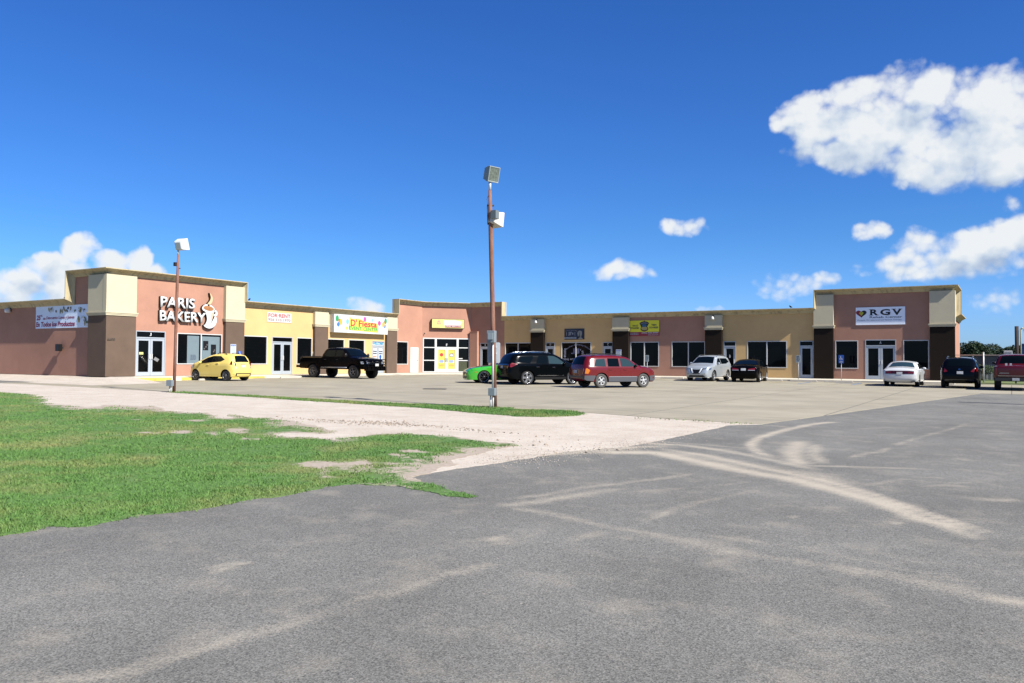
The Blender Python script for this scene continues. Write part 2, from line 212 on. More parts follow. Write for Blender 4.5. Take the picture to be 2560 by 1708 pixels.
def tess(poly, step, closed_step=None):
    """triangulate a 2-D polygon with interior points -> verts, faces"""
    P = list(poly)
    if closed_step:
        Q = []
        for i, a in enumerate(P):
            b = P[(i + 1) % len(P)]; L = math.dist(a, b); k = max(1, int(L / closed_step))
            Q += [(a[0] + (b[0] - a[0]) * t / k, a[1] + (b[1] - a[1]) * t / k) for t in range(k)]
        P = Q
    n = len(P); xs = [p[0] for p in P]; ys = [p[1] for p in P]
    gx, gy = np.meshgrid(np.arange(min(xs) + step / 2, max(xs), step), np.arange(min(ys) + step / 2, max(ys), step))
    gx = gx.ravel(); gy = gy.ravel(); k = pip(P, gx, gy)
    # keep interior points away from the border
    gx, gy = gx[k], gy[k]
    if len(gx):
        pa = np.array(P); keep = np.ones(len(gx), bool)
        for c0 in range(0, len(gx), 4000):
            dd = np.hypot(gx[c0:c0 + 4000, None] - pa[None, :, 0], gy[c0:c0 + 4000, None] - pa[None, :, 1]).min(1)
            keep[c0:c0 + 4000] = dd > step * .35
        gx, gy = gx[keep], gy[keep]
    V = [Vector(p) for p in P] + [Vector((float(a), float(b))) for a, b in zip(gx, gy)]
    r = delaunay_2d_cdt(V, [(i, (i + 1) % n) for i in range(n)], [], 1, 1e-6)
    return [tuple(v) for v in r[0]], [tuple(f) for f in r[2]]
def jitter(pts, step, amp, scale=1.5, seed=0., close=False):
    out = []; n = len(pts)
    for i in range(n if close else n - 1):
        a, b = pts[i], pts[(i + 1) % n]; L = math.dist(a, b); k = max(1, int(L / step)); nx, ny = -(b[1] - a[1]) / max(L, 1e-6), (b[0] - a[0]) / max(L, 1e-6)
        for t in range(k):
            x = a[0] + (b[0] - a[0]) * t / k; y = a[1] + (b[1] - a[1]) * t / k
            d = amp * (noise.noise(Vector((x * scale, y * scale, seed))) + .6 * noise.noise(Vector((x * scale * 4, y * scale * 4, seed + 5))))
            out.append((x + nx * d, y + ny * d))
    if not close: out.append(pts[-1])
    return out
# ---------------------------------------------------------------- ground materials
def nodes(m):
    nt = m.node_tree; b = nt.nodes['Principled BSDF']
    return nt, b
def tex(nt, kind, scale, vec, **kw):
    n = nt.nodes.new(kind); n.inputs['Scale'].default_value = scale
    for k, v in kw.items(): n.inputs[k].default_value = v
    nt.links.new(vec, n.inputs['Vector']); return n
def rng(nt, v, a, b, c=0., d=1., smooth=False):
    n = nt.nodes.new('ShaderNodeMapRange'); nt.links.new(v, n.inputs[0])
    if smooth: n.interpolation_type = 'SMOOTHSTEP'
    for i, q in zip((1, 2, 3, 4), (a, b, c, d)): n.inputs[i].default_value = q
    return n.outputs[0]
def mixc(nt, f, a, b, mode='MIX'):
    n = nt.nodes.new('ShaderNodeMix'); n.data_type = 'RGBA'; n.blend_type = mode
    if isinstance(f, (int, float)): n.inputs[0].default_value = f
    else: nt.links.new(f, n.inputs[0])
    for s, v in ((6, a), (7, b)):
        if isinstance(v, tuple): n.inputs[s].default_value = (*[q * K_ALB for q in v], 1)
        else: nt.links.new(v, n.inputs[s])
    return n.outputs[2]
def math2(nt, op, a, b=None, clamp=False):
    n = nt.nodes.new('ShaderNodeMath'); n.operation = op; n.use_clamp = clamp
    for i, v in enumerate((a, b)):
        if v is None: continue
        if isinstance(v, (int, float)): n.inputs[i].default_value = v
        else: nt.links.new(v, n.inputs[i])
    return n.outputs[0]
def base(name, rough=.9):
    m = bpy.data.materials.new(name); m.use_nodes = True; nt, b = nodes(m); b.inputs['Roughness'].default_value = rough
    b.inputs['Specular IOR Level'].default_value = .25
    g = nt.nodes.new('ShaderNodeNewGeometry'); return m, nt, b, g.outputs['Position']
def bumpn(nt, b, h, st, dist):
    bp = nt.nodes.new('ShaderNodeBump'); bp.inputs['Strength'].default_value = st; bp.inputs['Distance'].default_value = dist
    nt.links.new(h, bp.inputs['Height']); nt.links.new(bp.outputs[0], b.inputs['Normal'])
def mat_asphalt():
    m, nt, b, P = base('asphalt', .92)
    v = tex(nt, 'ShaderNodeTexVoronoi', 105, P); sp = nt.nodes.new('ShaderNodeSeparateColor'); nt.links.new(v.outputs['Color'], sp.inputs[0])
    f = tex(nt, 'ShaderNodeTexNoise', 75, P, Detail=3., Roughness=.7)
    big = tex(nt, 'ShaderNodeTexNoise', .5, P, Detail=6., Roughness=.6)
    c = mixc(nt, rng(nt, sp.outputs[0], .0, 1.), (.09, .09, .084), (.36, .35, .32))
    c = mixc(nt, rng(nt, f.outputs['Fac'], .4, .8), c, (.222, .216, .196))
    spk = tex(nt, 'ShaderNodeTexVoronoi', 24, P); s2 = nt.nodes.new('ShaderNodeSeparateColor'); nt.links.new(spk.outputs['Color'], s2.inputs[0])
    near = math2(nt, 'MULTIPLY', rng(nt, s2.outputs[0], .965, .99, 0., .8), rng(nt, spk.outputs['Distance'], .26, .14))
    c = mixc(nt, near, c, (.52, .47, .42))
    drk = math2(nt, 'MULTIPLY', rng(nt, s2.outputs[1], .985, .995, 0., .7), rng(nt, spk.outputs['Distance'], .26, .14))
    c = mixc(nt, drk, c, (.03, .03, .035))
    lum = rng(nt, big.outputs['Fac'], .28, .72, .80, 1.16); sc_ = nt.nodes.new('ShaderNodeVectorMath'); sc_.operation = 'SCALE'
    nt.links.new(c, sc_.inputs[0]); nt.links.new(lum, sc_.inputs['Scale']); c = sc_.outputs[0]
    at = nt.nodes.new('ShaderNodeAttribute'); at.attribute_name = 'dust'
    st = nt.nodes.new('ShaderNodeVectorMath'); st.operation = 'MULTIPLY'; nt.links.new(P, st.inputs[0]); st.inputs[1].default_value = (1, 1, 1)
    dn = tex(nt, 'ShaderNodeTexNoise', 1.6, P, Detail=8., Roughness=.7); fn = tex(nt, 'ShaderNodeTexNoise', 45, P, Detail=3.)
    df = math2(nt, 'ADD', at.outputs['Fac'], math2(nt, 'MULTIPLY', math2(nt, 'SUBTRACT', dn.outputs['Fac'], .5), 1.1))
    df = math2(nt, 'ADD', df, math2(nt, 'MULTIPLY', math2(nt, 'SUBTRACT', fn.outputs['Fac'], .5), .9))
    df = math2(nt, 'MULTIPLY', rng(nt, df, .12, .95, 0., .92), rng(nt, at.outputs['Fac'], 0., .12))
    ever = math2(nt, 'MULTIPLY', rng(nt, dn.outputs['Fac'], .5, .78), .34)
    df = math2(nt, 'MAXIMUM', df, ever)
    c = mixc(nt, df, c, (.61, .54, .43)); nt.links.new(c, b.inputs['Base Color'])
    bumpn(nt, b, v.outputs['Distance'], .4, .004); return m
def mat_gravel():
    m, nt, b, P = base('caliche_gravel', .95)
    n = tex(nt, 'ShaderNodeTexNoise', 1.2, P, Detail=8., Roughness=.65); v = tex(nt, 'ShaderNodeTexVoronoi', 45, P)
    sp = nt.nodes.new('ShaderNodeSeparateColor'); nt.links.new(v.outputs['Color'], sp.inputs[0])
    c = mixc(nt, rng(nt, n.outputs['Fac'], .3, .7), (.60, .51, .41), (.80, .71, .60))
    c = mixc(nt, rng(nt, sp.outputs[0], .75, 1.), c, (.78, .73, .68))
    c = mixc(nt, math2(nt, 'MULTIPLY', rng(nt, sp.outputs[1], .85, 1.), .6), c, (.33, .27, .22))
    nt.links.new(c, b.inputs['Base Color']); bumpn(nt, b, v.outputs['Distance'], .6, .01); return m
def mat_concrete(name, ca, cb, joints=True):
    m, nt, b, P = base(name, .85)
    n = tex(nt, 'ShaderNodeTexNoise', .45, P, Detail=8., Roughness=.62); f = tex(nt, 'ShaderNodeTexNoise', 60, P, Detail=2.)
    mp = nt.nodes.new('ShaderNodeMapping'); nt.links.new(P, mp.inputs[0]); mp.inputs['Scale'].default_value = (.25, 1.6, 1)
    mp.inputs['Rotation'].default_value = (0, 0, math.radians(-31)); s = tex(nt, 'ShaderNodeTexNoise', 1.2, mp.outputs[0], Detail=6.)
    c = mixc(nt, rng(nt, n.outputs['Fac'], .32, .68), ca, cb)
    c = mixc(nt, rng(nt, s.outputs['Fac'], .5, .8, 0., .35), c, (.26, .25, .24))
    c = mixc(nt, rng(nt, f.outputs['Fac'], .3, .7, 0., .12), c, (.2, .2, .2))
    ol = tex(nt, 'ShaderNodeTexVoronoi', .22, P); oi = math2(nt, 'MULTIPLY', rng(nt, ol.outputs['Distance'], .16, .05), rng(nt, f.outputs['Fac'], .3, .6, .2, .5))
    c = mixc(nt, oi, c, (.14, .13, .12))
    if joints:
        br = nt.nodes.new('ShaderNodeTexBrick'); nt.links.new(P, br.inputs['Vector']); br.offset = 0
        br.inputs['Scale'].default_value = 1; br.inputs['Brick Width'].default_value = 4.6; br.inputs['Row Height'].default_value = 4.6
        br.inputs['Mortar Size'].default_value = .022; br.inputs['Mortar Smooth'].default_value = .1
        c = mixc(nt, math2(nt, 'MULTIPLY', br.outputs['Fac'], .8), c, (.12, .11, .10))
    nt.links.new(c, b.inputs['Base Color']); bumpn(nt, b, f.outputs['Fac'], .25, .004); return m
def mat_grass(name, blade=False):
    m, nt, b, P = base(name, .75)
    n = tex(nt, 'ShaderNodeTexNoise', .55, P, Detail=6., Roughness=.65); f = tex(nt, 'ShaderNodeTexNoise', 28 if blade else 18, P, Detail=3.)
    g2 = (.19, .36, .085); g1 = (.085, .205, .045); yl = (.42, .37, .15)
    c = mixc(nt, rng(nt, f.outputs['Fac'], .3, .7), g1, g2)
    c = mixc(nt, rng(nt, n.outputs['Fac'], .47, .75, 0., .8), c, yl)
    if not blade:
        at = nt.nodes.new('ShaderNodeAttribute'); at.attribute_name = 'bare'
        d = tex(nt, 'ShaderNodeTexNoise', 3.5, P, Detail=7., Roughness=.7)
        bf = math2(nt, 'ADD', at.outputs['Fac'], math2(nt, 'MULTIPLY', math2(nt, 'SUBTRACT', d.outputs['Fac'], .5), 1.5))
        c = mixc(nt, .25, c, (.12, .14, .05))
        c = mixc(nt, rng(nt, bf, .4, .7, 0., 1., True), c, mixc(nt, rng(nt, f.outputs['Fac'], .3, .7), (.46, .37, .28), (.62, .53, .44)))
    else:
        b.inputs['Subsurface Weight'].default_value = 0
    nt.links.new(c, b.inputs['Base Color']); return m
M_ASPH = mat_asphalt(); M_GRAV = mat_gravel(); M_LAWN = mat_grass('lawn_soil'); M_BLADE = mat_grass('grass_blade', True)
M_LOT = mat_concrete('lot_concrete', (.405, .36, .262), (.535, .483, .362)); M_WALK = mat_concrete('walk_concrete', (.82, .75, .60), (.95, .88, .73), False)
M_FIELD = mat('field', (.14, .17, .06), .95, var=.35, vscale=.6, var2=.3)
# ---------------------------------------------------------------- ground sheets
def lerp_track(px, py, tr):
    """max over segments of the dust strength at points"""
    out = np.zeros(px.shape)
    for pts, s in tr:
        n = len(pts); best = np.zeros(px.shape)
        for i in range(n - 1):
            (ax, ay, aw), (bx, by, bw) = pts[i], pts[i + 1]; dx, dy = bx - ax, by - ay; L2 = dx * dx + dy * dy + 1e-9
            m = (px > min(ax, bx) - 2) & (px < max(ax, bx) + 2) & (py > min(ay, by) - 2) & (py < max(ay, by) + 2)
            if not m.any(): continue
            X = px[m]; Y = py[m]; t = np.clip(((X - ax) * dx + (Y - ay) * dy) / L2, 0, 1)
            d = np.hypot(X - ax - t * dx, Y - ay - t * dy); w = np.maximum((aw + (bw - aw) * t) * .8, .1)
            e = 1.; tt = (i + t) / (n - 1); e = np.clip(tt * 6 + .6, 0, 1) * np.clip((1 - tt) * 5 + .15, 0, 1)
            v = s * e * np.exp(-(d / w) ** 2 * 1.1); best[m] = np.maximum(best[m], v)
        out = np.maximum(out, best)
    return out
def grid_sheet(name, xs, ys, zoff, m, attr=None, zf=lot_zv, kind='structure', mask=None):
    X, Y = np.meshgrid(xs, ys); nx, ny = len(xs), len(ys)
    V = np.stack([X.ravel(), Y.ravel(), zf(X, Y).ravel() + zoff], 1)
    i = np.arange(nx * ny).reshape(ny, nx); q = np.stack([i[:-1, :-1], i[:-1, 1:], i[1:, 1:], i[1:, :-1]], -1).reshape(-1, 4)
    if mask is not None:
        cx = V[q, 0].mean(1); cy = V[q, 1].mean(1); q = q[mask(cx, cy)]
    me = bpy.data.meshes.new(name); me.vertices.add(len(V)); me.vertices.foreach_set('co', V.ravel())
    me.loops.add(q.size); me.loops.foreach_set('vertex_index', q.ravel().astype(np.int32))
    me.polygons.add(len(q)); me.polygons.foreach_set('loop_start', np.arange(0, q.size, 4, dtype=np.int32))
    me.update(calc_edges=True)
    if attr:
        a = me.attributes.new(attr[0], 'FLOAT', 'POINT'); a.data.foreach_set('value', attr[1](V[:, 0], V[:, 1]).astype(np.float32))
    o = link(name, me, None, m); tag(o, kind=kind); return o
def poly_sheet(name, poly, step, zoff, m, attr=None, kind='structure'):
    V, F = tess(poly, step)
    x = np.array([v[0] for v in V]); y = np.array([v[1] for v in V]); z = lot_zv(x, y) + zoff
    me = bpy.data.meshes.new(name); me.from_pydata([(a, b, c) for a, b, c in zip(x.tolist(), y.tolist(), z.tolist())], [], F); me.update()
    if attr:
        a = me.attributes.new(attr[0], 'FLOAT', 'POINT'); a.data.foreach_set('value', attr[1](x, y).astype(np.float32))
    skirt(me, .03)
    o = link(name, me, None, m)
    if kind: tag(o, kind=kind)
    return o
def skirt(me, d):
    bm = bmesh.new(); bm.from_mesh(me); be = [e for e in bm.edges if len(e.link_faces) == 1]
    r = bmesh.ops.extrude_edge_only(bm, edges=be)
    for v in [e for e in r['geom'] if isinstance(e, bmesh.types.BMVert)]: v.co.z -= d
    bm.to_mesh(me); bm.free()
far = lambda a, b, n: np.sign(np.linspace(a, b, n)) * np.abs(np.linspace(a, b, n))
gx = np.concatenate([[-3000, -1200, -500, -250, -150], np.linspace(-110, 70, 37), [120, 250, 500, 1200, 3000]])
gy = np.concatenate([[-600, -200, -100, -60], np.linspace(-30, 120, 31), [180, 300, 600, 1500, 3500]])
grid_sheet('ground', gx, gy, -.03, M_FIELD)
rx = np.concatenate([[-60, -45, -35], np.arange(-26, -12, .5), np.arange(-12, 14, .11), np.arange(14, 30, .5), [35, 50, 80, 140]])
ry = np.concatenate([[-40, -20, -8], np.arange(-3, 2, .3), np.arange(2, 30, .11), np.arange(30, 48, .4), [50, 54, 60]])
grid_sheet('road', rx, ry, 0, M_ASPH, ('dust', lambda x, y: lerp_track(x, y, GD['dust'])),
           mask=lambda cx, cy: (cy < 44.9) | (cx > 3.))
# gravel drive between the lawn and the parking lot
lf = GD['lot_front']; lr = GD['lot_right']; d0 = (lf[0][0] - lf[3][0], lf[0][1] - lf[3][1]); L0 = math.hypot(*d0)
far_l = (lf[0][0] + d0[0] / L0 * 40, lf[0][1] + d0[1] / L0 * 40)
lawn = jitter(GD['lawn_front'] + [(-11, 1.5), (-34, -6), (-70, -4), (-66, 12)], .06, .10, 2.2, 2.) + []
lawn_back = jitter(GD['lawn_back'], .08, .22, 1.3, 9.)
lawn_poly = lawn + lawn_back[:-1]
gravel = [far_l] + [lf[0]] + lf[1:] + [GD['gravel_edge'][0]] + jitter(GD['gravel_edge'][1:], .1, .07, 1.5, 3.) + [(-9.5, 7.), (-20, 3), (-40, 3), (-80, 5)]
gl = [(p[0], p[1] + .25) for p in lf[:-1]]
gravel_poly = [(-75, 34), (-60, 34), (-46.3, 27.4), (-41.9, 27.4), (lf[1][0] + .4, lf[1][1] + .3)] + [(a, b + .15) for a, b in lf[2:-1]] + [lf[-1]] + GD['gravel_edge'][:1] + jitter(GD['gravel_edge'][1:], .1, .07, 1.5, 3.) + [(-9.5, 7.), (-20, 3), (-40, 3), (-80, 5)]
poly_sheet('gravel_drive', gravel_poly, .6, .004, M_GRAV)
def bare(x, y):
    b = np.zeros(np.shape(x))
    for c, e, f, wt in GD['bare']:
        ux, uy = e[0] - c[0], e[1] - c[1]; vx, vy = f[0] - c[0], f[1] - c[1]; det = ux * vy - uy * vx
        if abs(det) < 1e-6: continue
        dx = x - c[0]; dy = y - c[1]; a = (dx * vy - dy * vx) / det; q = (ux * dy - uy * dx) / det
        b = np.maximum(b, wt * np.exp(-(a * a + q * q) * .9))
    return b
def vnoise(x, y, s, seed):
    r = np.random.default_rng(seed); T = r.random((256, 256)); x = x * s; y = y * s
    xi = np.floor(x).astype(int); yi = np.floor(y).astype(int); fx = x - xi; fy = y - yi; fx = fx * fx * (3 - 2 * fx); fy = fy * fy * (3 - 2 * fy)
    a = T[yi % 256, xi % 256]; b = T[yi % 256, (xi + 1) % 256]; c = T[(yi + 1) % 256, xi % 256]; d = T[(yi + 1) % 256, (xi + 1) % 256]
    return (a * (1 - fx) + b * fx) * (1 - fy) + (c * (1 - fx) + d * fx) * fy
def edge_dist(lines, x0, x1, y0, y1, st=.12):
    xs = np.arange(x0, x1, st); ys = np.arange(y0, y1, st); X, Y = np.meshgrid(xs, ys); D = np.full(X.shape, 9., np.float32)
    for (ax, ay), (bx, by) in lines:
        m0 = np.searchsorted(xs, min(ax, bx) - 1.6); m1 = np.searchsorted(xs, max(ax, bx) + 1.6); n0 = np.searchsorted(ys, min(ay, by) - 1.6); n1_ = np.searchsorted(ys, max(ay, by) + 1.6)
        if m1 <= m0 or n1_ <= n0: continue
        sx = X[n0:n1_, m0:m1]; sy = Y[n0:n1_, m0:m1]; dx, dy = bx - ax, by - ay; t = np.clip(((sx - ax) * dx + (sy - ay) * dy) / (dx * dx + dy * dy + 1e-9), 0, 1)
        D[n0:n1_, m0:m1] = np.minimum(D[n0:n1_, m0:m1], np.hypot(sx - ax - t * dx, sy - ay - t * dy))
    return lambda x, y: D[np.clip(((np.asarray(y) - y0) / st).astype(int), 0, D.shape[0] - 1), np.clip(((np.asarray(x) - x0) / st).astype(int), 0, D.shape[1] - 1)]
ED_BACK = edge_dist(list(zip(lawn_back[:-1], lawn_back[1:])), -50, 2, 3, 30); LFR = GD['lawn_front']; ED_FRONT = edge_dist(list(zip(LFR[:-1], LFR[1:])), -20, 2, 2, 14)
def bare(x, y, b0=bare):
    return np.maximum(b0(x, y), 0) + .75 * np.exp(-(ED_BACK(x, y) / .45)) + .38 * np.exp(-(ED_FRONT(x, y) / .14))
poly_sheet('lawn_soil', lawn_poly, .3, .008, M_LAWN, ('bare', bare))
lot_poly = [lf[0]] + lf[1:-1] + [lf[-1]] + lr[:4] + [(3.5, 45.9), (30, 47.5), (40, 58), (40, 59.9), (-2, 59.9), (-2.9, 66), (-3.3, 66), (-3.3, YR + .5), (XL + .5, YR + .5), (XL + .5, 27.6), (-42.6, 27.5), (-45.5, 24.5), (-47.5, 22.6)]
poly_sheet('parking_lot', lot_poly, .9, .011, M_LOT)
def bank(name, rows, m):
    V, F = [], []; n = len(rows[0])
    for r in rows: V += [tuple(v) for v in r]
    for i in range(len(rows) - 1):
        for j in range(n - 1): F.append((i * n + j, i * n + j + 1, (i + 1) * n + j + 1, (i + 1) * n + j))
    return tag(from_py(name, V, F, m, smooth=True), kind='structure')
def bank_row(x, y0, y1):
    out = []
    for k in range(9):
        t = k / 8; y = y0 + (y1 - y0) * t; e = (1 - t) ** 1.6 * max(0., min(1., (-39.2 - x) / 2.6)) ** .8; g = lot_z(x, y) + .013
        out.append((x, y, g * (1 - e) + (-.015) * e + .01 * noise.noise(Vector((x, y, 0))) * (1 - t)))
    return out
bank('gravel_bank', [bank_row(x, 27.62, 23.6) for x in np.linspace(-66, -39.0, 70).tolist()], M_GRAV)
poly_sheet('asphalt_driveway', GD['wedge'], .8, .022, M_ASPH)
poly_sheet('grass_verge', jitter(GD['strip'], .12, .05, 2., 1., True), .3, .02, M_LAWN)
# grass blades: real geometry, denser close by
def blades(name, poly, n, rmin, rmax, h0, label=None, w0=.0025, az=None, keepbare=.5):
    C = np.array(poly); c0 = C.mean(0)
    az0 = np.arctan2(C[:, 1], C[:, 0]); a0, a1 = (az0.min(), az0.max()) if az is None else az
    a = RNG.uniform(a0, a1, n); r = np.exp(RNG.uniform(math.log(rmin), math.log(rmax), n))
    x = r * np.cos(a); y = r * np.sin(a)
    k = pip(poly, x, y); x, y, r = x[k], y[k], r[k]
    bb = bare(x, y) + (vnoise(x, y, 3.5, 3) - .5) * 1.1 + (vnoise(x, y, 11, 4) - .5) * .6
    k = (bb < keepbare) & (vnoise(x, y, 1.3, 5) * .6 + vnoise(x, y, 5, 6) * .4 > .16); x, y, r = x[k], y[k], r[k]
    n = len(x); x = x + RNG.normal(0, .035, n) * (1 + r / 25); y = y + RNG.normal(0, .035, n) * (1 + r / 25); z = lot_zv(x, y) + .004
    th = RNG.uniform(0, 2 * np.pi, n); w = w0 * (1 + r / 7.) * RNG.uniform(.7, 1.4, n)
    h = h0 * RNG.uniform(.4, 1.3, n) * (.6 + .8 * vnoise(x, y, 2.2, 8)); lx = RNG.normal(0, .6, n) * h; ly = RNG.normal(0, .6, n) * h
    V = np.empty((n, 3, 3)); V[:, 0] = np.stack([x - w * np.cos(th), y - w * np.sin(th), z], 1); V[:, 1] = np.stack([x + w * np.cos(th), y + w * np.sin(th), z], 1)
    V[:, 2] = np.stack([x + lx, y + ly, z + h], 1)
    me = bpy.data.meshes.new(name); me.vertices.add(3 * n); me.vertices.foreach_set('co', V.ravel())
    me.loops.add(3 * n); me.loops.foreach_set('vertex_index', np.arange(3 * n, dtype=np.int32))
    me.polygons.add(n); me.polygons.foreach_set('loop_start', np.arange(0, 3 * n, 3, dtype=np.int32)); me.update(calc_edges=True)
    o = link(name, me, None, M_BLADE); tag(o, kind='stuff', label=label, cat='grass'); return o
blades('grass', lawn_poly, 1000000, 6.5, 50, .028, 'short mown green lawn with bare sandy patches', az=(math.radians(88), math.radians(178)))
blades('grass', jitter(GD['strip'], .12, .12, 2., 1., True), 420000, 20, 42, .05, 'thin strip of grass along the edge of the concrete lot', az=(math.radians(112), math.radians(150)))
blades('grass', GD['strip2'], 9000, 21, 32, .04, 'sparse weeds at the corner of the concrete lot', az=(math.radians(98), math.radians(125)))
# crumbled dirt clods along the gravel edge
bm = bmesh.new()
for di, (x, y) in enumerate(GD['dirt']):
    for k in range(34 if di < 17 else 4):
        px, py = x + random.gauss(0, .55), y + random.gauss(0, .13); s = random.uniform(.005, .03) * random.choice((1, .6, .4))
        bmesh.ops.create_icosphere(bm, subdivisions=1, radius=s, matrix=Matrix.Translation((px, py, lot_z(px, py) + .008 + s * .2)) @ Matrix.Rotation(random.random() * 6, 4, 'Z') @ Matrix.Diagonal((random.uniform(.8, 1.8), 1, .7, 1)))
for v in bm.verts: v.co += Vector((random.uniform(-1, 1), random.uniform(-1, 1), random.uniform(-1, 1))) * .007
M_DIRT = mat('dirt', (.46, .38, .30), .95, var=.3, vscale=20)
tag(from_bm('dirt_clods', bm, M_DIRT), 'crumbled dirt clods along the edge of the gravel drive', 'dirt', kind='stuff')
bm = bmesh.new()
for k in range(900):
    t = random.random(); i = random.randrange(1, len(GD['gravel_edge']) - 4); a = GD['gravel_edge'][i]; b = GD['gravel_edge'][i + 1]
    px = a[0] + (b[0] - a[0]) * t + random.gauss(0, .35); py = a[1] + (b[1] - a[1]) * t + random.gauss(0, .35); s = random.uniform(.004, .012)
    bmesh.ops.create_icosphere(bm, subdivisions=1, radius=s, matrix=Matrix.Translation((px, py, lot_z(px, py) + .006 + s * .3)) @ Matrix.Diagonal((random.uniform(.8, 1.5), 1, .7, 1)))
tag(from_bm('loose_stones', bm, M_GRAV), 'loose pale stones scattered where gravel meets the asphalt', 'stones', kind='stuff')
# ---------------------------------------------------------------- building
class Fac:
    def __init__(s, o, d, n): s.o = Vector((*o, 0)); s.d = Vector((*d, 0)).normalized(); s.n = Vector((*n, 0)).normalized()
    def __call__(s, a, z, q=0.): return s.o + s.d * a + s.n * q + Vector((0, 0, z))
CX, CY = -41.14, YR                       # inner corner facet
KY = 56.67
SY = 27.53; EX = -3.35                    # side wall planes
FL = Fac((XL, 0), (0, 1), (1, 0)); FR = Fac((0, YR), (1, 0), (0, -1))
FS = Fac((0, SY), (1, 0), (0, -1)); FE = Fac((EX, 0), (0, 1), (1, 0))
cdx, cdy = CX - XL, CY - KY; CL = math.hypot(cdx, cdy)
FC = Fac((XL, KY), (cdx, cdy), (cdy, -cdx))
LOW, TALL, SLOW = 4.95, 6.2, 4.55
PINK = mat('pink_stucco', (.595, .318, .225), .9, spec=.2, var=.07, vscale=1.3, bump=.35, bscale=45, var2=.12)
YEL = mat('yellow_stucco', (.90, .60, .275), .9, spec=.2, var=.05, vscale=1.3, bump=.35, bscale=45, var2=.09)
CREAM = mat('cream_stucco', (.78, .70, .49), .9, spec=.2, var=.04, vscale=1.3, bump=.3, bscale=45, var2=.05)
BROWN = mat('brown_stucco', (.185, .127, .092), .9, spec=.2, var=.1, vscale=1.5, bump=.35, bscale=45, var2=.08)
def mat_cornice():
    m, nt, b, P = base('cornice_paint', .85)
    n = tex(nt, 'ShaderNodeTexNoise', 1.1, P, Detail=7., Roughness=.7)
    mp = nt.nodes.new('ShaderNodeMapping'); nt.links.new(P, mp.inputs[0]); mp.inputs['Scale'].default_value = (3.2, 3.2, .35)
    s = tex(nt, 'ShaderNodeTexNoise', 1.6, mp.outputs[0], Detail=5.)
    c = mixc(nt, rng(nt, n.outputs['Fac'], .35, .7), (.68, .58, .36), (.58, .48, .28))
    c = mixc(nt, rng(nt, s.outputs['Fac'], .5, .72, 0., .6), c, (.20, .17, .11)); nt.links.new(c, b.inputs['Base Color']); return m
CORN = mat_cornice()
ALU = mat('anodised_frame', (.62, .68, .74), .45, metal=.25, spec=.5)
ALUW = mat('white_frame', (.78, .78, .76), .5)
GLASS = mat('tinted_glass', (.004, .005, .006), .06, spec=.12)
DARKM = mat('dark_metal', (.02, .02, .022), .5); BLACK = mat('black_plastic', (.008, .008, .009), .45, spec=.35)
WHITE = mat('white_paint', (.82, .83, .82), .5); ROOFM = mat('roof_membrane', (.5, .5, .48), .9, var=.1)
GREYP = mat('grey_paint', (.26, .31, .34), .5, var=.05, vscale=6)
bld = empty('shopping_center', (XL, YR, 0), 0, 'single storey L-shaped strip mall in pink, yellow and brown stucco', 'building')
def rel(o): o.matrix_parent_inverse = bld.matrix_world.inverted() if False else Matrix.Translation((-XL, -YR, 0)); return o
def fmesh(name, V, F, m, parent=None, smooth=False, ang=None):
    o = from_py(name, [tuple(v) for v in V], F, m, None, smooth, ang)
    if parent: o.parent = parent
    if parent is bld or parent is None and False: rel(o)
    return o
def child(name, bm, m, parent, ang=None, smooth=False):
    o = from_bm(name, bm, m, parent, smooth, ang)
    if parent is bld: rel(o)
    return o
def fbox(bm, F, a0, a1, z0, z1, q0, q1, mi=0):
    vs, fs = add_box(bm, a0, a1, q0, q1, z0, z1, None, mi)
    for v in vs: v.co = F(v.co.x, v.co.z, v.co.y)
def wall(F, a0, a1, z1, m, holes=(), z0=0., q=0., back=.3, parent=bld):
    """wall sheet with rectangular openings, reveals .1 deep, and a solid parapet behind it"""
    bm = bmesh.new(); A = sorted({a0, a1, *[h[0] for h in holes], *[h[2] for h in holes]}); A = [a for a in A if a0 - 1e-6 <= a <= a1 + 1e-6]
    Z = sorted({z0, z1, *[h[1] for h in holes], *[h[3] for h in holes]}); Z = [z for z in Z if z0 <= z <= z1]
    for i in range(len(A) - 1):
        for j in range(len(Z) - 1):
            ca, cz = (A[i] + A[i + 1]) / 2, (Z[j] + Z[j + 1]) / 2
            if any(h[0] < ca < h[2] and h[1] < cz < h[3] for h in holes): continue
            bm.faces.new([bm.verts.new(F(*p, q)) for p in ((A[i], Z[j]), (A[i + 1], Z[j]), (A[i + 1], Z[j + 1]), (A[i], Z[j + 1]))])
    D = -.12
    for h in holes:
        c = [(h[0], h[1]), (h[2], h[1]), (h[2], h[3]), (h[0], h[3])]
        for k in range(4):
            p, r = c[k], c[(k + 1) % 4]
            bm.faces.new([bm.verts.new(F(*p, q)), bm.verts.new(F(*r, q)), bm.verts.new(F(*r, q + D)), bm.verts.new(F(*p, q + D))])
    bmesh.ops.remove_doubles(bm, verts=bm.verts, dist=1e-4)
    if z1 > 3.2:
        zz = 2.95 if holes or q == 0 else z0
        fbox(bm, F, a0 + .004, a1 - .004, max(zz, 3.1), z1 - .03, q - back, q - .01)
    if q > 0:
        for a in (a0, a1):
            bm.faces.new([bm.verts.new(F(a, z0, q)), bm.verts.new(F(a, z1, q)), bm.verts.new(F(a, z1, -.1)), bm.verts.new(F(a, z0, -.1))])
        bm.faces.new([bm.verts.new(F(a0, z0, q)), bm.verts.new(F(a1, z0, q)), bm.verts.new(F(a1, z0, -.1)), bm.verts.new(F(a0, z0, -.1))])
    return child('wall', bm, m, parent)
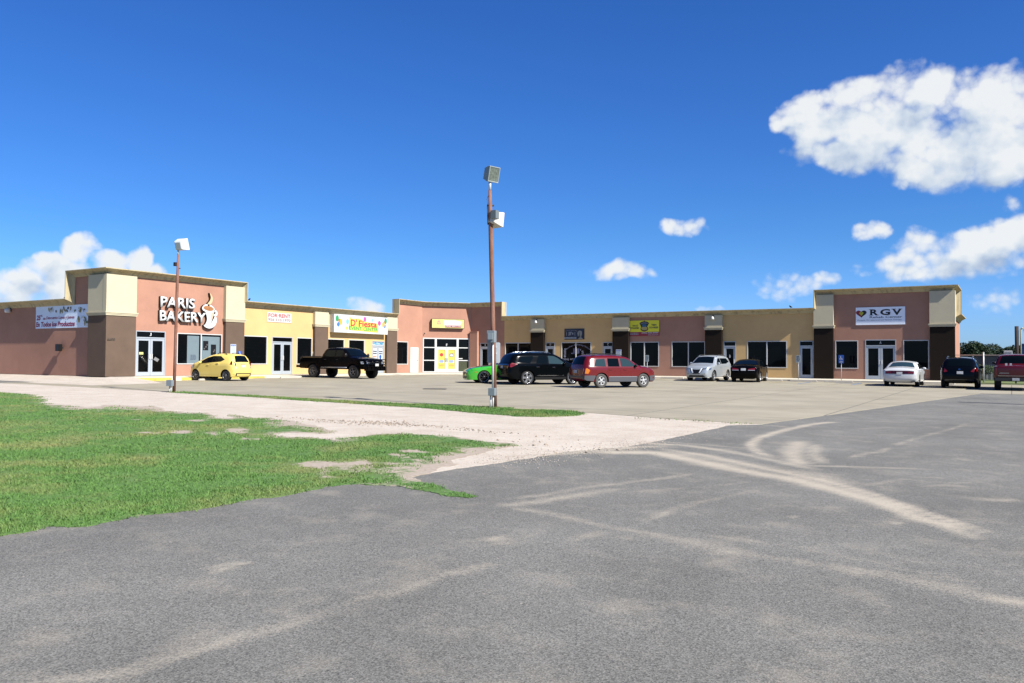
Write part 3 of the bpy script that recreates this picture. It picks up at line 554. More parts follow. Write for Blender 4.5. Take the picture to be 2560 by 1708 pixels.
def window(F, a0, z0, a1, z1, mull=(), fr=None, t=.055, extra=None):
    fr = fr or ALUW; bm = bmesh.new(); q0, q1 = -.10, .018
    fbox(bm, F, a0, a1, z1 - t, z1, q0, q1); fbox(bm, F, a0, a1, z0, z0 + t, q0, q1 + .01)
    fbox(bm, F, a0, a0 + t, z0 + t, z1 - t, q0, q1 - .002); fbox(bm, F, a1 - t, a1, z0 + t, z1 - t, q0, q1 - .002)
    for mm in mull: fbox(bm, F, mm - t * .6, mm + t * .6, z0 + t, z1 - t, q0, q1 - .003)
    w = child('window', bm, fr, bld); ed = [a0 + t] + sum([[mm - t * .6, mm + t * .6] for mm in mull], []) + [a1 - t]
    panes = []
    for i in range(0, len(ed), 2):
        V = [F(ed[i], z0 + t, -.045), F(ed[i + 1], z0 + t, -.045), F(ed[i + 1], z1 - t, -.045), F(ed[i], z1 - t, -.045)]
        o = from_py('pane', [tuple(v) for v in V], [(0, 1, 2, 3)], GLASS, w); panes.append(o)
    return w, panes
def fixrel(parent, o):                     # parts carry world coordinates: undo the parent's placement
    return o
def door(F, a0, a1, leaves=1, z1=2.64, bar=2.24, fr=None, letter=None, zb=.0, st=.13, glass_m=None, transom_m=None):
    fr = fr or ALU; bm = bmesh.new(); t = .05; q0, q1 = -.10, .02
    fbox(bm, F, a0, a1, z1 - t, z1, q0, q1); fbox(bm, F, a0, a0 + t, zb, z1 - t, q0, q1 - .002); fbox(bm, F, a1 - t, a1, zb, z1 - t, q0, q1 - .002)
    fbox(bm, F, a0 + t, a1 - t, bar, bar + .07, q0, q1 - .003)
    d = child('door', bm, fr, bld)
    tr = from_py('transom_pane', [tuple(F(*p, -.04)) for p in ((a0 + t, bar + .07), (a1 - t, bar + .07), (a1 - t, z1 - t), (a0 + t, z1 - t))], [(0, 1, 2, 3)], transom_m or GLASS, d)
    W = (a1 - a0 - 2 * t) / leaves
    for k in range(leaves):
        l0 = a0 + t + k * W + .006; l1 = l0 + W - .012; bm = bmesh.new()
        fbox(bm, F, l0, l1, zb + .01, zb + .24, -.07, -.005); fbox(bm, F, l0, l1, bar - .14, bar - .01, -.07, -.005)
        fbox(bm, F, l0, l0 + st, zb + .24, bar - .14, -.07, -.006); fbox(bm, F, l1 - st, l1, zb + .24, bar - .14, -.07, -.006)
        child('door_leaf', bm, fr, d)
        from_py('pane', [tuple(F(*p, -.045)) for p in ((l0 + st, zb + .24), (l1 - st, zb + .24), (l1 - st, bar - .14), (l0 + st, bar - .14))], [(0, 1, 2, 3)], glass_m or GLASS, d)
        hx = (l1 - st / 2) if (k == 0 and leaves == 2) else (l0 + st / 2 if leaves == 2 else l1 - st / 2)
        bm = bmesh.new(); fbox(bm, F, hx - .035, hx + .035, 1.02, 1.32, .0, .05); child('handle', bm, WHITE, d)
    if letter:
        L = text_mesh(letter, F, (a0 + a1) / 2 - .06, (a0 + a1) / 2 + .06, (bar + z1) / 2 - .07, (bar + z1) / 2 + .12, -.03, WHITE, 'unit_letter', d, bold=.02)
    return d
def text_mesh(body, F, a0, a1, z0, z1, q, m, name='lettering', parent=None, bold=.015, extrude=.0, shear=0., bend=0., halo=None, halo_m=None, serif=False):
    cu = bpy.data.curves.new('t', 'FONT'); cu.body = body; cu.size = 1; cu.offset = bold; cu.extrude = 0; cu.shear = shear
    cu.resolution_u = 3
    ob = bpy.data.objects.new('t', cu); COL.objects.link(ob); dg = bpy.context.evaluated_depsgraph_get()
    me = bpy.data.meshes.new_from_object(ob.evaluated_get(dg)); bpy.data.objects.remove(ob); bpy.data.curves.remove(cu)
    bm = bmesh.new(); bm.from_mesh(me); bpy.data.meshes.remove(me)
    xs = [v.co.x for v in bm.verts]; ys = [v.co.y for v in bm.verts]; x0, x1, y0, y1 = min(xs), max(xs), min(ys), max(ys)
    for v in bm.verts:
        u = (v.co.x - x0) / (x1 - x0); w = (v.co.y - y0) / (y1 - y0); v.co = Vector((u, w, 0))
    if extrude:
        r = bmesh.ops.extrude_face_region(bm, geom=bm.faces[:]); top = [e for e in r['geom'] if isinstance(e, bmesh.types.BMVert)]
        for v in top: v.co.z = extrude
    for v in bm.verts:
        u, w, e = v.co; zz = z0 + (z1 - z0) * w - bend * (2 * u - 1) ** 2
        v.co = F(a0 + (a1 - a0) * u, zz, q + e)
    o = from_bm(name, bm, m, parent)
    if parent is bld: rel(o)
    return o
def shape(F, pts, q, m, name, parent, th=0.):
    """flat or solid figure on a facade from (s, z) outline points"""
    bm = bmesh.new(); f = bm.faces.new([bm.verts.new(F(a, z, q)) for a, z in pts])
    if th:
        r = bmesh.ops.extrude_face_region(bm, geom=[f]); dv = F.n * th
        for e in r['geom']:
            if isinstance(e, bmesh.types.BMVert): e.co += dv
    bmesh.ops.triangulate(bm, faces=[f for f in bm.faces if len(f.verts) > 4])
    return from_bm(name, bm, m, parent)
def ell(cx, cz, rx, rz, n=20, rot=0.):
    c, s = math.cos(rot), math.sin(rot)
    return [(cx + rx * math.cos(t) * c - rz * math.sin(t) * s, cz + rx * math.cos(t) * s + rz * math.sin(t) * c) for t in [2 * math.pi * k / n for k in range(n)]]
PROF = [(.37, .03), (.33, .075), (.20, .14), (.10, .30), (.055, .39), (.05, .45), (0., .45)]
def cornice(F, path, e0=0., e1=0.):
    """moulding that follows a stepped roofline in the facade plane; e0/e1 shift the ends with projection to mitre corners"""
    n = len(path); rows = []
    for inn, q in PROF + [(0., -.3)]:
        off = []
        for i, (a, z) in enumerate(path):
            dirs = []
            if i > 0: d = Vector((a - path[i - 1][0], z - path[i - 1][1])).normalized(); dirs.append(d)
            if i < n - 1: d = Vector((path[i + 1][0] - a, path[i + 1][1] - z)).normalized(); dirs.append(d)
            nn = [Vector((d.y, -d.x)) for d in dirs]          # inward = right of travel (below the roofline)
            v = nn[0] * inn if len(nn) == 1 else (nn[0] + nn[1]) * inn
            aa = a + v.x; zz = z + v.y
            if i == 0: aa -= e0 * max(q, 0)
            if i == n - 1: aa += e1 * max(q, 0)
            off.append(F(aa, zz, q))
        rows.append(off)
    V = [tuple(v) for r in rows for v in r]; Fc = []
    for r in range(len(rows) - 1):
        for i in range(n - 1): Fc.append((r * n + i, r * n + i + 1, (r + 1) * n + i + 1, (r + 1) * n + i))
    bm = bmesh.new(); vs = [bm.verts.new(v) for v in V]
    for f in Fc: bm.faces.new([vs[i] for i in f])
    for i in (0, n - 1): bm.faces.new([vs[r * n + i] for r in range(len(rows))])
    return child('cornice', bm, CORN, bld)
BROWN_SHADED = mat('brown_stucco_shaded', (.024, .016, .011), .9, spec=.15, var=.1, vscale=1.5, bump=.35, bscale=45, var2=.08)  # darkened copy of the brown stucco: right wing's shade put into the colour
def pillar(F, a0, a1, top, q=.25, low=3.57, ends=(0., 0.)):
    """brown shaft, cap moulding and cream panel above"""
    bm = bmesh.new(); fbox(bm, F, a0, a1, 0, low, -.05, q); p = child('pillar', bm, BROWN_SHADED if F is FR else BROWN, bld)
    bm = bmesh.new(); fbox(bm, F, a0 - .02, a1 + .02, low + .07, top - .35, -.06, q + .012); child('pillar_panel', bm, CREAM, p) if False else child('pillar_panel', bm, CREAM, bld)
    bm = bmesh.new(); fbox(bm, F, a0 - .07, a1 + .07, low + .0, low + .07, -.05, q + .07); fbox(bm, F, a0 - .05, a1 + .05, low - .07, low, -.05, q + .045); fbox(bm, F, a0 - .1, a1 + .1, low + .07, low + .13, -.05, q + .1)
    child('pillar_capital', bm, CREAM, bld)
WB, WT = .70, 2.65
# left wing, facing +x
pillar(FL, 27.28, 29.13, TALL)
wall(FL, 29.13, 35.54, TALL, PINK, [(29.30, 0, 31.27, 2.69), (32.08, WB, 35.45, WT)])
door(FL, 29.30, 31.27, 2, 2.69, 2.25, letter='J'); window(FL, 32.08, WB, 35.45, WT, (33.85,))
pillar(FL, 35.54, 37.06, TALL)
wall(FL, 35.0, 37.06, TALL, PINK, z0=4.9, q=-.02)
wall(FL, 37.06, 43.56, LOW, YEL, [(37.12, WB, 39.25, WT), (39.69, 0, 41.58, 2.64), (41.99, WB, 43.5, WT)])
window(FL, 37.12, WB, 39.25, WT); door(FL, 39.69, 41.58, 2); window(FL, 41.99, WB, 43.5, WT)
pillar(FL, 43.56, 44.91, LOW)
wall(FL, 44.91, 51.69, LOW, YEL, [(44.98, WB, 46.9, WT), (47.38, WB, 49.23, WT), (50.14, 0, 51.62, 2.6)])
window(FL, 44.98, WB, 46.9, WT); window(FL, 47.38, WB, 49.23, WT)
POSTER = mat('white_poster', (.80, .86, .90), .5, var=.04, vscale=8)
dW = door(FL, 50.14, 51.62, 2, 2.6, 2.2, glass_m=POSTER, transom_m=POSTER, st=.1)
CY_ = mat('cyan_paint', (.03, .42, .75), .5); INK = mat('dark_print', (.06, .07, .09), .6); BLUEP = mat('blue_print', (.02, .12, .55), .5)
text_mesh('WELCOME', FL, 50.24, 51.5, 2.31, 2.5, -.02, CY_, 'lettering', dW, bold=.03)
def print_lines(F, a0, a1, z0, z1, n, q, m, parent, fill=.5, words=True, name='printed_lines'):
    bm = bmesh.new(); h = (z1 - z0) / n
    for i in range(n):
        a = a0; zt = z1 - i * h
        while a < a1 - .01:
            w = random.uniform(.5, 1.3) * h * 1.6; w = min(w, a1 - a)
            bm.faces.new([bm.verts.new(F(x, z, q)) for x, z in ((a, zt - h * fill), (a + w, zt - h * fill), (a + w, zt), (a, zt))]); a += w + h * .28
    return from_bm(name, bm, m, parent)
for a in (50.31, 51.0):
    for k in range(2): print_lines(FL, a, a + .42, 1.72 - k * .18, 1.82 - k * .18, 1, -.03, INK, dW, 1.)
print_lines(FL, 50.33, 50.7, 1.28, 1.4, 1, -.03, mat('orange_print', (.7, .3, .08), .5), dW, 1.); print_lines(FL, 50.31, 50.72, 1.08, 1.16, 1, -.03, INK, dW, 1.)
bm = bmesh.new()
for pts in (ell(51.2, 1.33, .13, .16), ell(51.2, 1.08, .1, .13), [(51.02, 1.12), (51.38, 1.12), (51.36, 1.02), (51.04, 1.02)]): bm.faces.new([bm.verts.new(FL(a, z, -.03)) for a, z in pts])
from_bm('poster_figure', bm, BLUEP, dW)
pillar(FL, 51.69, 52.96, LOW)
wall(FL, 52.96, KY, TALL, PINK, [(53.2, WB, 54.71, WT), (55.06, 0, 56.16, 2.18)])
window(FL, 53.2, WB, 54.71, WT)
bm = bmesh.new(); fbox(bm, FL, 55.06, 56.16, 0.01, 2.18, -.09, .01); wd = child('door', bm, WHITE, bld)
bm = bmesh.new(); fbox(bm, FL, 55.94, 56.0, 1.0, 1.06, .01, .06); child('handle', bm, DARKM, wd)
# inner corner facet with the storefront
wall(FC, 0, CL, TALL, PINK, [(.06, .02, CL - .12, 3.05)])
bm = bmesh.new(); A0, A1 = .06, CL - .12; M1, M2 = 1.22, 3.2; t = .09
for (a, b, c, d) in ((A0, A1, 2.96, 3.05), (A0, A1, .02, .10), (A0, A0 + t, .1, 2.96), (A1 - t, A1, .1, 2.96), (M1 - t, M1 + t, .1, 2.96), (M2 - t, M2 + t, .1, 2.96)): fbox(bm, FC, a, b, c, d, -.1, .02 + random.uniform(0, .002))
for (a, b, z) in ((A0 + t, M1 - t, 2.2), (A0 + t, M1 - t, 1.07), (M1 + t, M2 - t, 2.22), (M2 + t, A1 - t, 2.2), (M2 + t, A1 - t, 1.07)): fbox(bm, FC, a, b, z - .04, z + .04, -.1, .015)
sf = child('storefront', bm, WHITE, bld)
panes = []
for (a, b, c, d) in ((A0 + t, M1 - t, 2.24, 2.96), (A0 + t, M1 - t, 1.11, 2.16), (A0 + t, M1 - t, .1, 1.03), (M1 + t, M2 - t, 2.26, 2.96), (M2 + t, A1 - t, 2.24, 2.96), (M2 + t, A1 - t, 1.11, 2.16), (M2 + t, A1 - t, .1, 1.03)):
    from_py('pane', [tuple(FC(*p, -.05)) for p in ((a, c), (b, c), (b, d), (a, d))], [(0, 1, 2, 3)], GLASS, sf)
text_mesh('F', FC, 2.16, 2.28, 2.32, 2.55, -.03, WHITE, 'unit_letter', sf, bold=.02)
FLOR = mat('window_curtain', (.05, .065, .02), .7, var=.8, vscale=12)
YPOST = mat('yellow_poster', (.80, .70, .10), .5, var=.08, vscale=6); REDP = mat('red_print', (.6, .04, .04), .5); PURP = mat('purple_print', (.10, .05, .22), .5)
mid = (M1 + M2) / 2
for k, (l0, l1) in enumerate(((M1 + t + .01, mid - .01), (mid + .01, M2 - t - .01))):
    bm = bmesh.new()
    for (a, b, c, d) in ((l0, l1, .11, .32), (l0, l1, 2.02, 2.17), (l0, l0 + .13, .32, 2.02), (l1 - .13, l1, .32, 2.02)): fbox(bm, FC, a, b, c, d, -.07, -.004)
    child('door_leaf', bm, WHITE, sf)
    p = from_py('poster', [tuple(FC(*q, -.04)) for q in ((l0 + .13, .32), (l1 - .13, .32), (l1 - .13, 2.02), (l0 + .13, 2.02))], [(0, 1, 2, 3)], YPOST, sf)
    c = (l0 + l1) / 2
    bm = bmesh.new(); fbox(bm, FC, (l1 - .1) if k == 0 else (l0 + .04), (l1 - .04) if k == 0 else (l0 + .1), .98, 1.3, 0, .05); child('handle', bm, ALU, sf)
    if k == 0: text_mesh('POP\nART', FC, c - .16, c + .16, 1.42, 1.72, -.03, REDP, 'poster_mark', sf, bold=.05) if False else shape(FC, ell(c, 1.57, .16, .15, 10), -.03, REDP, 'poster_mark', sf)
    else:
        shape(FC, [(c - .17, 1.42), (c + .17, 1.38), (c + .17, 1.7), (c - .17, 1.66)], -.032, PURP, 'poster_mark', sf); shape(FC, [(c - .13, 1.45), (c + .13, 1.42), (c + .13, 1.62), (c - .13, 1.62)], -.027, WHITE, 'poster_mark', sf)
    shape(FC, [(c - .24, .86), (c + .24, .86), (c + .24, 1.1), (c - .24, 1.1)], -.033, POSTER, 'poster_panel', sf)
    print_lines(FC, c - .19, c + .19, .87, 1.08, 3, -.028, BLUEP, sf, .6); print_lines(FC, c - .2, c + .22, .52, .7, 2, -.03, mat('pale_red_print', (.75, .35, .15), .5), sf, .5)
shape(FC, [(M2 + t, 1.2), (M2 + t + .38, 1.2), (M2 + t + .38, 1.28), (M2 + t, 1.28)], -.03, WHITE, 'sticker', sf)
shape(FC, [(M2 + t + .03, .12), (A1 - t - .03, .12), (A1 - t - .03, 1.0), (M2 + t + .03, 1.0)], -.04, FLOR, 'curtain', sf)
# right wing, facing -y
X1 = -37.62
wall(FR, CX, X1, TALL, PINK, [(-40.12, 0, -39.1, 2.64)]); door(FR, -40.12, -39.1, 1, letter='E')
bm = bmesh.new(); fbox(bm, FR, CX + .05, -40.28, 0, 3.6, -.02, .28); child('utility_chase', bm, PINK, bld)
bm = bmesh.new(); fbox(bm, FR, CX + .03, -40.26, 3.6, 3.66, -.02, .3); child('chase_cap', bm, PINK, bld)
wall(FR, X1, -34.84, LOW, YEL, [(-37.55, WB, -34.9, WT)]); window(FR, -37.55, WB, -34.9, WT, (-36.22,))
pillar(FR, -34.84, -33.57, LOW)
wall(FR, -33.57, -27.25, LOW, YEL, [(-33.5, 0, -32.62, 2.64), (-32.01, WB, -29.25, WT), (-28.2, 0, -27.32, 2.64)])
door(FR, -33.5, -32.62, 1, fr=ALU, letter='D'); wj, pj_ = window(FR, -32.01, WB, -29.25, WT, (-30.65,)); door(FR, -28.2, -27.32, 1, letter='C')
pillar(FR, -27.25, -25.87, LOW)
wall(FR, -25.87, -19.65, LOW, PINK, [(-25.8, WB, -23.4, WT), (-22.37, WB, -19.72, WT)])
window(FR, -25.8, WB, -23.4, WT, (-24.62,)); window(FR, -22.37, WB, -19.72, WT, (-21.03,))
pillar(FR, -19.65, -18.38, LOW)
wall(FR, -18.38, -11.82, LOW, YEL, [(-18.3, 0, -17.38, 2.64), (-16.56, WB, -13.71, WT), (-12.85, 0, -11.9, 2.64)])
dB = door(FR, -18.3, -17.38, 1); window(FR, -16.56, WB, -13.71, WT, (-15.13,)); door(FR, -12.85, -11.9, 1)
text_mesh('B', FR, -17.89, -17.79, 1.42, 1.64, -.03, WHITE, 'unit_letter', dB, bold=.02)
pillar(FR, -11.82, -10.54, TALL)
wall(FR, -10.54, -4.55, TALL, PINK, [(-10.45, WB, -8.96, WT), (-8.52, 0, -6.59, 2.69), (-6.16, WB, -4.62, WT)])
window(FR, -10.45, WB, -8.96, WT); door(FR, -8.52, -6.59, 2, 2.69, 2.24, letter='A'); window(FR, -6.16, WB, -4.62, WT)
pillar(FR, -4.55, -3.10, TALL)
# side walls
wall(FS, -63, -47.3, SLOW, PINK); wall(FS, -47.3, -45.3, TALL, PINK, z0=0.)
pillar(FS, -45.56, -43.775, TALL, q=.247, low=3.566)
wall(FE, YR, 63.7, TALL, PINK); wall(FE, 63.7, 70.5, SLOW, PINK)
bm = bmesh.new(); fbox(bm, FE, 59.79, 60.9, 3.64, TALL - .35, -.1, .242); child('pillar_panel', bm, CREAM, bld)
cornice(FS, [(-63, SLOW), (-47.65, SLOW), (-47.65, TALL), (XL, TALL)], 0, 1)
cornice(FL, [(SY, TALL), (37.14, TALL), (37.14, LOW), (52.95, LOW), (52.95, TALL), (KY, TALL)], 1, -.37)
cornice(FC, [(0, TALL), (CL, TALL)], -.37, -.46)
cornice(FR, [(CX, TALL), (X1, TALL), (X1, LOW), (-11.8, LOW), (-11.8, TALL), (EX, TALL)], -.46, 1)
cornice(FE, [(YR, TALL), (63.9, TALL), (63.9, SLOW), (70.5, SLOW)], 1, 0)
# roofs and backs
for k, (x0, x1, y0, y1, z) in enumerate(((-62.9, XL - .35, SY + .35, 78, 4.3), (XL - .3, EX - .35, YR + .35, 70.4, 4.32))):
    bm = bmesh.new(); add_box(bm, x0, x1, y0, y1, z - .15, z); child('roof', bm, ROOFM, bld)
bm = bmesh.new(); add_box(bm, -63.2, -62.95, SY, 78, 0, 4.9); add_box(bm, -63, XL, 78.02, 78.3, 0, 4.9); add_box(bm, XL, EX + .0, 70.5, 70.75, -.2, 4.5)
# dark blocking walls inside so no daylight shows through
add_box(bm, XL - 1.2, XL - 1.0, SY + .4, 57.5, 0, 4.1); add_box(bm, -42.6, EX - .4, YR + 1.0, YR + 1.2, 0, 4.1); child('back_wall', bm, PINK, bld)
# ---------------------------------------------------------------- sidewalk, kerb, paint
def ribbon(name, path, m, kind='structure'):
    """sidewalk between the facade and a kerb edge, with the kerb face"""
    V, F = [], []
    for (ax, ay), (bx, by) in path:
        V += [(ax, ay, .0), (bx, by, -.08), (bx, by, lot_z(bx, by) - .03)]
    for i in range(len(path) - 1):
        a, b = 3 * i, 3 * i + 3
        F += [(a, a + 1, b + 1, b), (a + 1, a + 2, b + 2, b + 1)]
    F += [(0, 1, 2), (len(V) - 3, len(V) - 2, len(V) - 1)]
    V2 = len(V)
    return tag(from_py(name, V, F, m), kind=kind)
W = 2.0
def sub(path, n):
    out = []
    for i in range(len(path) - 1):
        (a, b), (c, d) = path[i], path[i + 1]
        for t in range(n): f = t / n; out.append(((a[0] + (c[0] - a[0]) * f, a[1] + (c[1] - a[1]) * f), (b[0] + (d[0] - b[0]) * f, b[1] + (d[1] - b[1]) * f)))
    return out + [path[-1]]
wp = [((XL - .4, 27.9), (XL + W, 27.9)), ((XL - .4, KY - .1), (XL + W, KY - .75)), ((CX - .2, YR + .3), (CX + .95, YR - W)), ((EX + .3, YR + .3), (EX + .3, YR - W))]
ribbon('sidewalk', sub(wp, 12), M_WALK)
YPAINT = mat('yellow_kerb_paint', (.80, .62, .12), .7, var=.25, vscale=3, detail=6)
def kerb_paint(y0, y1):
    bm = bmesh.new(); x = XL + W
    n = 8
    for k in range(n):
        ya, yb = y0 + (y1 - y0) * k / n, y0 + (y1 - y0) * (k + 1) / n
        za, zb = lot_z(x, ya) + .015, lot_z(x, yb) + .015
        bm.faces.new([bm.verts.new(v) for v in ((x - .16, ya, -.073 + .0), (x + .004, ya, -.076), (x + .004, yb, -.076), (x - .16, yb, -.073))])
        bm.faces.new([bm.verts.new(v) for v in ((x + .004, ya, -.076), (x + .004, ya, za), (x + .004, yb, zb), (x + .004, yb, -.076))])
    bmesh.ops.remove_doubles(bm, verts=bm.verts, dist=1e-4)
    tag(from_bm('kerb_paint', bm, YPAINT), kind='structure')
kerb_paint(28.0, 30.3); kerb_paint(31.0, 37.3)
def stripe(name, pts, m, w=.1):
    V, F = [], []
    for i, (x, y) in enumerate(pts):
        a = pts[max(i - 1, 0)]; b = pts[min(i + 1, len(pts) - 1)]; dx, dy = b[0] - a[0], b[1] - a[1]; L = math.hypot(dx, dy); nx, ny = -dy / L * w / 2, dx / L * w / 2
        V += [(x + nx, y + ny, lot_z(x, y) + .019), (x - nx, y - ny, lot_z(x, y) + .019)]
    for i in range(len(pts) - 1): F.append((2 * i, 2 * i + 1, 2 * i + 3, 2 * i + 2))
    return tag(from_py(name, V, F, m), kind='structure')
PB = mat('blue_paint', (.12, .30, .62), .7, var=.4, vscale=4, detail=6); PYL = mat('faded_yellow_paint', (.68, .55, .22), .8, var=.35, vscale=4, detail=6); PW = mat('faded_white_paint', (.66, .64, .6), .8, var=.2, vscale=4)
stripe('parking_line', [(-9.7, 55.7), (-8.3, 55.7)], PB, .35); stripe('parking_line', [(-11.3, 55.9), (-11.3, 52.4)], PB, .12); stripe('parking_line', [(-8.2, 56.3), (-8.2, 52.4)], PB, .12)
for x in (-7.3, -6.6, -5.9): stripe('parking_line', [(x, 56.4), (x - .8, 54.8)], PYL, .12)
for x in (-38.2, -35.4, -32.6, -29.8, -27, -24.2, -21.4, -18.6, -15.8, -13, -5.0, -2.4, .4, 3.1): stripe('parking_line', [(x, 56.3), (x, 52.0)], PYL, .1)
for y in (30.6, 33.3, 36.2, 39, 41.8, 44.6, 47.4): stripe('parking_line', [(-40.3, y), (-36.2, y)], PYL, .1)
# yellow edge line of the lot beside the verge
el = [(a, b + .35) for a, b in lf[3:8]]
stripe('parking_line', el, PYL, .08)
# wheel stops
STOP = mat('wheel_stop_concrete', (.62, .57, .48), .85, var=.12, vscale=5)
def wheel_stop(x, y, rz, label, m=STOP):
    r = empty('wheel_stop', (x, y, lot_z(x, y)), rz); bm = bmesh.new()
    V = [(-.9, -.08, .008), (-.9, .08, .008), (-.84, .055, .125), (-.84, -.055, .125)]; a = [bm.verts.new(v) for v in V]; b = [bm.verts.new((-v[0], v[1], v[2])) for v in V]
    bm.faces.new(a); bm.faces.new(b[::-1])
    for k in range(4): bm.faces.new((a[k], a[(k + 1) % 4], b[(k + 1) % 4], b[k]))
    bmesh.ops.bevel(bm, geom=bm.edges[:], offset=.012, segments=2, affect='EDGES')
    o = from_bm('concrete_bar', bm, m, r); bm = bmesh.new()
    for sx in (-.6, .6): add_lathe(bm, [(0., .13), (.018, .13), (.018, .1)], 8, c=(sx, 0, 0))
    from_bm('anchor_pin', bm, DARKM, r); tag(r, label, 'wheel stop', 'concrete wheel stops in front of the shops'); return r
SX = [(-21.2, 'behind the maroon car near the brown pink shop'), (-18.6, 'in front of the silver car'), (-14.2, 'ahead of the black sedan'), (-11.95, 'between the black sedan and the blue wheelchair bay'), (-9.7, 'at the blue wheelchair parking bay'), (-3.95, 'between the white sedan and the dark sport utility car')]
for x, t in SX: wheel_stop(x, 57.0, 0, 'pale concrete wheel stop ' + t)
for y, t in ((32.3, 'in front of the yellow hatchback'), (38.6, 'between the yellow hatchback and the black pickup'), (41.6, 'beside the rear wheel of the black pickup')):
    wheel_stop(XL + 3.0, y, math.pi / 2, 'pale concrete wheel stop ' + t)
wheel_stop(3.2, 53.2, .1, 'pale wheel stop right of the red pickup')
# drain lid in the lot
(ax, ay), (bx, by) = GD['lid']; bm = bmesh.new(); add_box(bm, -.55, .55, -.3, .3, .008, .03)
o = from_bm('drain_grate', bm, DARKM); o.location = ((ax + bx) / 2, (ay + by) / 2, lot_z(ax, ay)); o.rotation_euler = (0, 0, math.radians(31)); tag(o, 'dark steel drain grate set in the concrete lot', 'drain cover')
# ---------------------------------------------------------------- signs
def sign_root(name, F, a, z, label, cat, group=None):
    p = F(a, z, 0); e = empty(name, p, 0, label, cat, group); e['_inv'] = 1; return e
def under(root, *obs):
    inv = Matrix.Translation(-root.location)
    for o in obs: o.parent = root; o.matrix_parent_inverse = inv
    return obs[0]
def S(root):                                   # collect children made with parent=None
    return lambda o: under(root, o)
CHAN = mat('channel_letter_face', (.88, .90, .90), .35); CHSIDE = mat('channel_letter_side', (.01, .01, .012), .5)
r = sign_root('bakery_sign', FL, 32.6, 4.0, 'white channel letter bakery sign with steaming cup on pink wall', 'sign'); K = S(r)
for body, a0, a1, z0, z1 in (('PARIS', 30.76, 33.2, 4.16, 4.82), ('BAKERY', 30.72, 34.02, 3.33, 3.97)):
    K(text_mesh(body, FL, a0, a1, z0, z1, .20, CHAN, 'lettering', None, bold=.024, extrude=.012)); K(text_mesh(body, FL, a0 - .01, a1 + .01, z0 - .01, z1 + .01, .03, CHSIDE, 'lettering_return', None, bold=.034, extrude=.168))
def spl(pts, n=6):
    out = []; N_ = len(pts)
    for i in range(N_):
        p0, p1, p2, p3 = pts[i - 1], pts[i], pts[(i + 1) % N_], pts[(i + 2) % N_]
        for k in range(n):
            t = k / n
            out.append(tuple(.5 * (2 * b + (c - a) * t + (2 * a - 5 * b + 4 * c - d) * t * t + (3 * b - a - 3 * c + d) * t ** 3) for a, b, c, d in zip(p0, p1, p2, p3)))
    return out
cup = spl([(33.72, 4.30), (33.78, 4.14), (33.98, 4.02), (34.10, 3.62), (34.06, 3.40), (34.0, 3.24), (34.3, 3.18), (34.5, 3.6), (34.62, 4.0), (34.66, 4.25), (34.5, 4.44), (34.2, 4.54), (33.9, 4.5)])
CUPD = mat('coffee_brown', (.50, .22, .08), .5, var=.25, vscale=6); CUPT = mat('cup_shade_print', (.80, .58, .42), .5); STEAM = mat('steam_print', (.82, .62, .36), .5)
K(shape(FL, cup, .03, CHSIDE, 'cup_return', None, .17)); K(shape(FL, cup, .2, CHAN, 'coffee_cup', None, .02))
K(shape(FL, ell(34.2, 4.28, .39, .155, 24, -.1), .225, CUPD, 'coffee', None)); K(shape(FL, spl([(34.4, 3.95), (34.62, 4.05), (34.5, 3.62), (34.36, 3.5)]), .225, CUPT, 'cup_shade', None))
hd = spl([(34.64, 4.2), (34.82, 4.16), (34.9, 4.0), (34.84, 3.84), (34.64, 3.8), (34.62, 3.9), (34.74, 3.98), (34.72, 4.08), (34.62, 4.1)])
K(shape(FL, hd, .03, CHSIDE, 'handle_return', None, .17)); K(shape(FL, hd, .2, CHAN, 'cup_handle', None, .02))
sa = spl([(33.86, 3.17), (34.0, 3.06), (34.3, 3.0), (34.62, 3.12), (34.82, 3.4), (34.82, 3.7), (34.7, 3.78), (34.56, 3.55), (34.4, 3.32), (34.15, 3.22), (33.98, 3.24)])
K(shape(FL, sa, .025, CHSIDE, 'saucer_return', None, .17)); K(shape(FL, sa, .205, CHAN, 'saucer', None, .02))
st = spl([(34.22, 4.36), (34.12, 4.55), (34.3, 4.78), (34.36, 5.0), (34.28, 5.28), (34.44, 5.1), (34.52, 4.9), (34.44, 4.66), (34.3, 4.52)])
K(shape(FL, st, .03, CHSIDE, 'steam_return', None, .17)); K(shape(FL, st, .2, STEAM, 'steam', None, .02))
def board(name, F, a0, a1, z0, z1, th, m, label, cat='sign', q0=.01, edge=None, group=None):
    r = sign_root(name, F, (a0 + a1) / 2, (z0 + z1) / 2, label, cat, group); bm = bmesh.new(); fbox(bm, F, a0, a1, z0, z1, q0, q0 + th)
    under(r, from_bm('panel', bm, edge or m))
    if edge is not None:
        under(r, from_py('face', [tuple(F(a, z, q0 + th + .004)) for a, z in ((a0 + .03, z0 + .03), (a1 - .03, z0 + .03), (a1 - .03, z1 - .03), (a0 + .03, z1 - .03))], [(0, 1, 2, 3)], m))
    return r
VINYL = mat('vinyl_banner', (.80, .82, .84), .5, var=.03, vscale=2, bump=.2, bscale=2.5); CRIM = mat('crimson_print', (.42, .02, .10), .5)
r = board('for_rent_banner', FL, 39.2, 41.42, 3.66, 4.33, .02, mat('rent_vinyl', (.84, .78, .74), .5), 'white for rent banner with red letters on yellow wall', 'banner'); K = S(r)
K(text_mesh('FOR·RENT', FL, 39.3, 41.33, 3.99, 4.26, .034, mat('rent_red', (.55, .05, .06), .6), bold=.02)); K(text_mesh('956·310·1970', FL, 39.28, 41.33, 3.73, 3.92, .034, mat('rent_grey', (.25, .18, .2), .6), bold=.015))
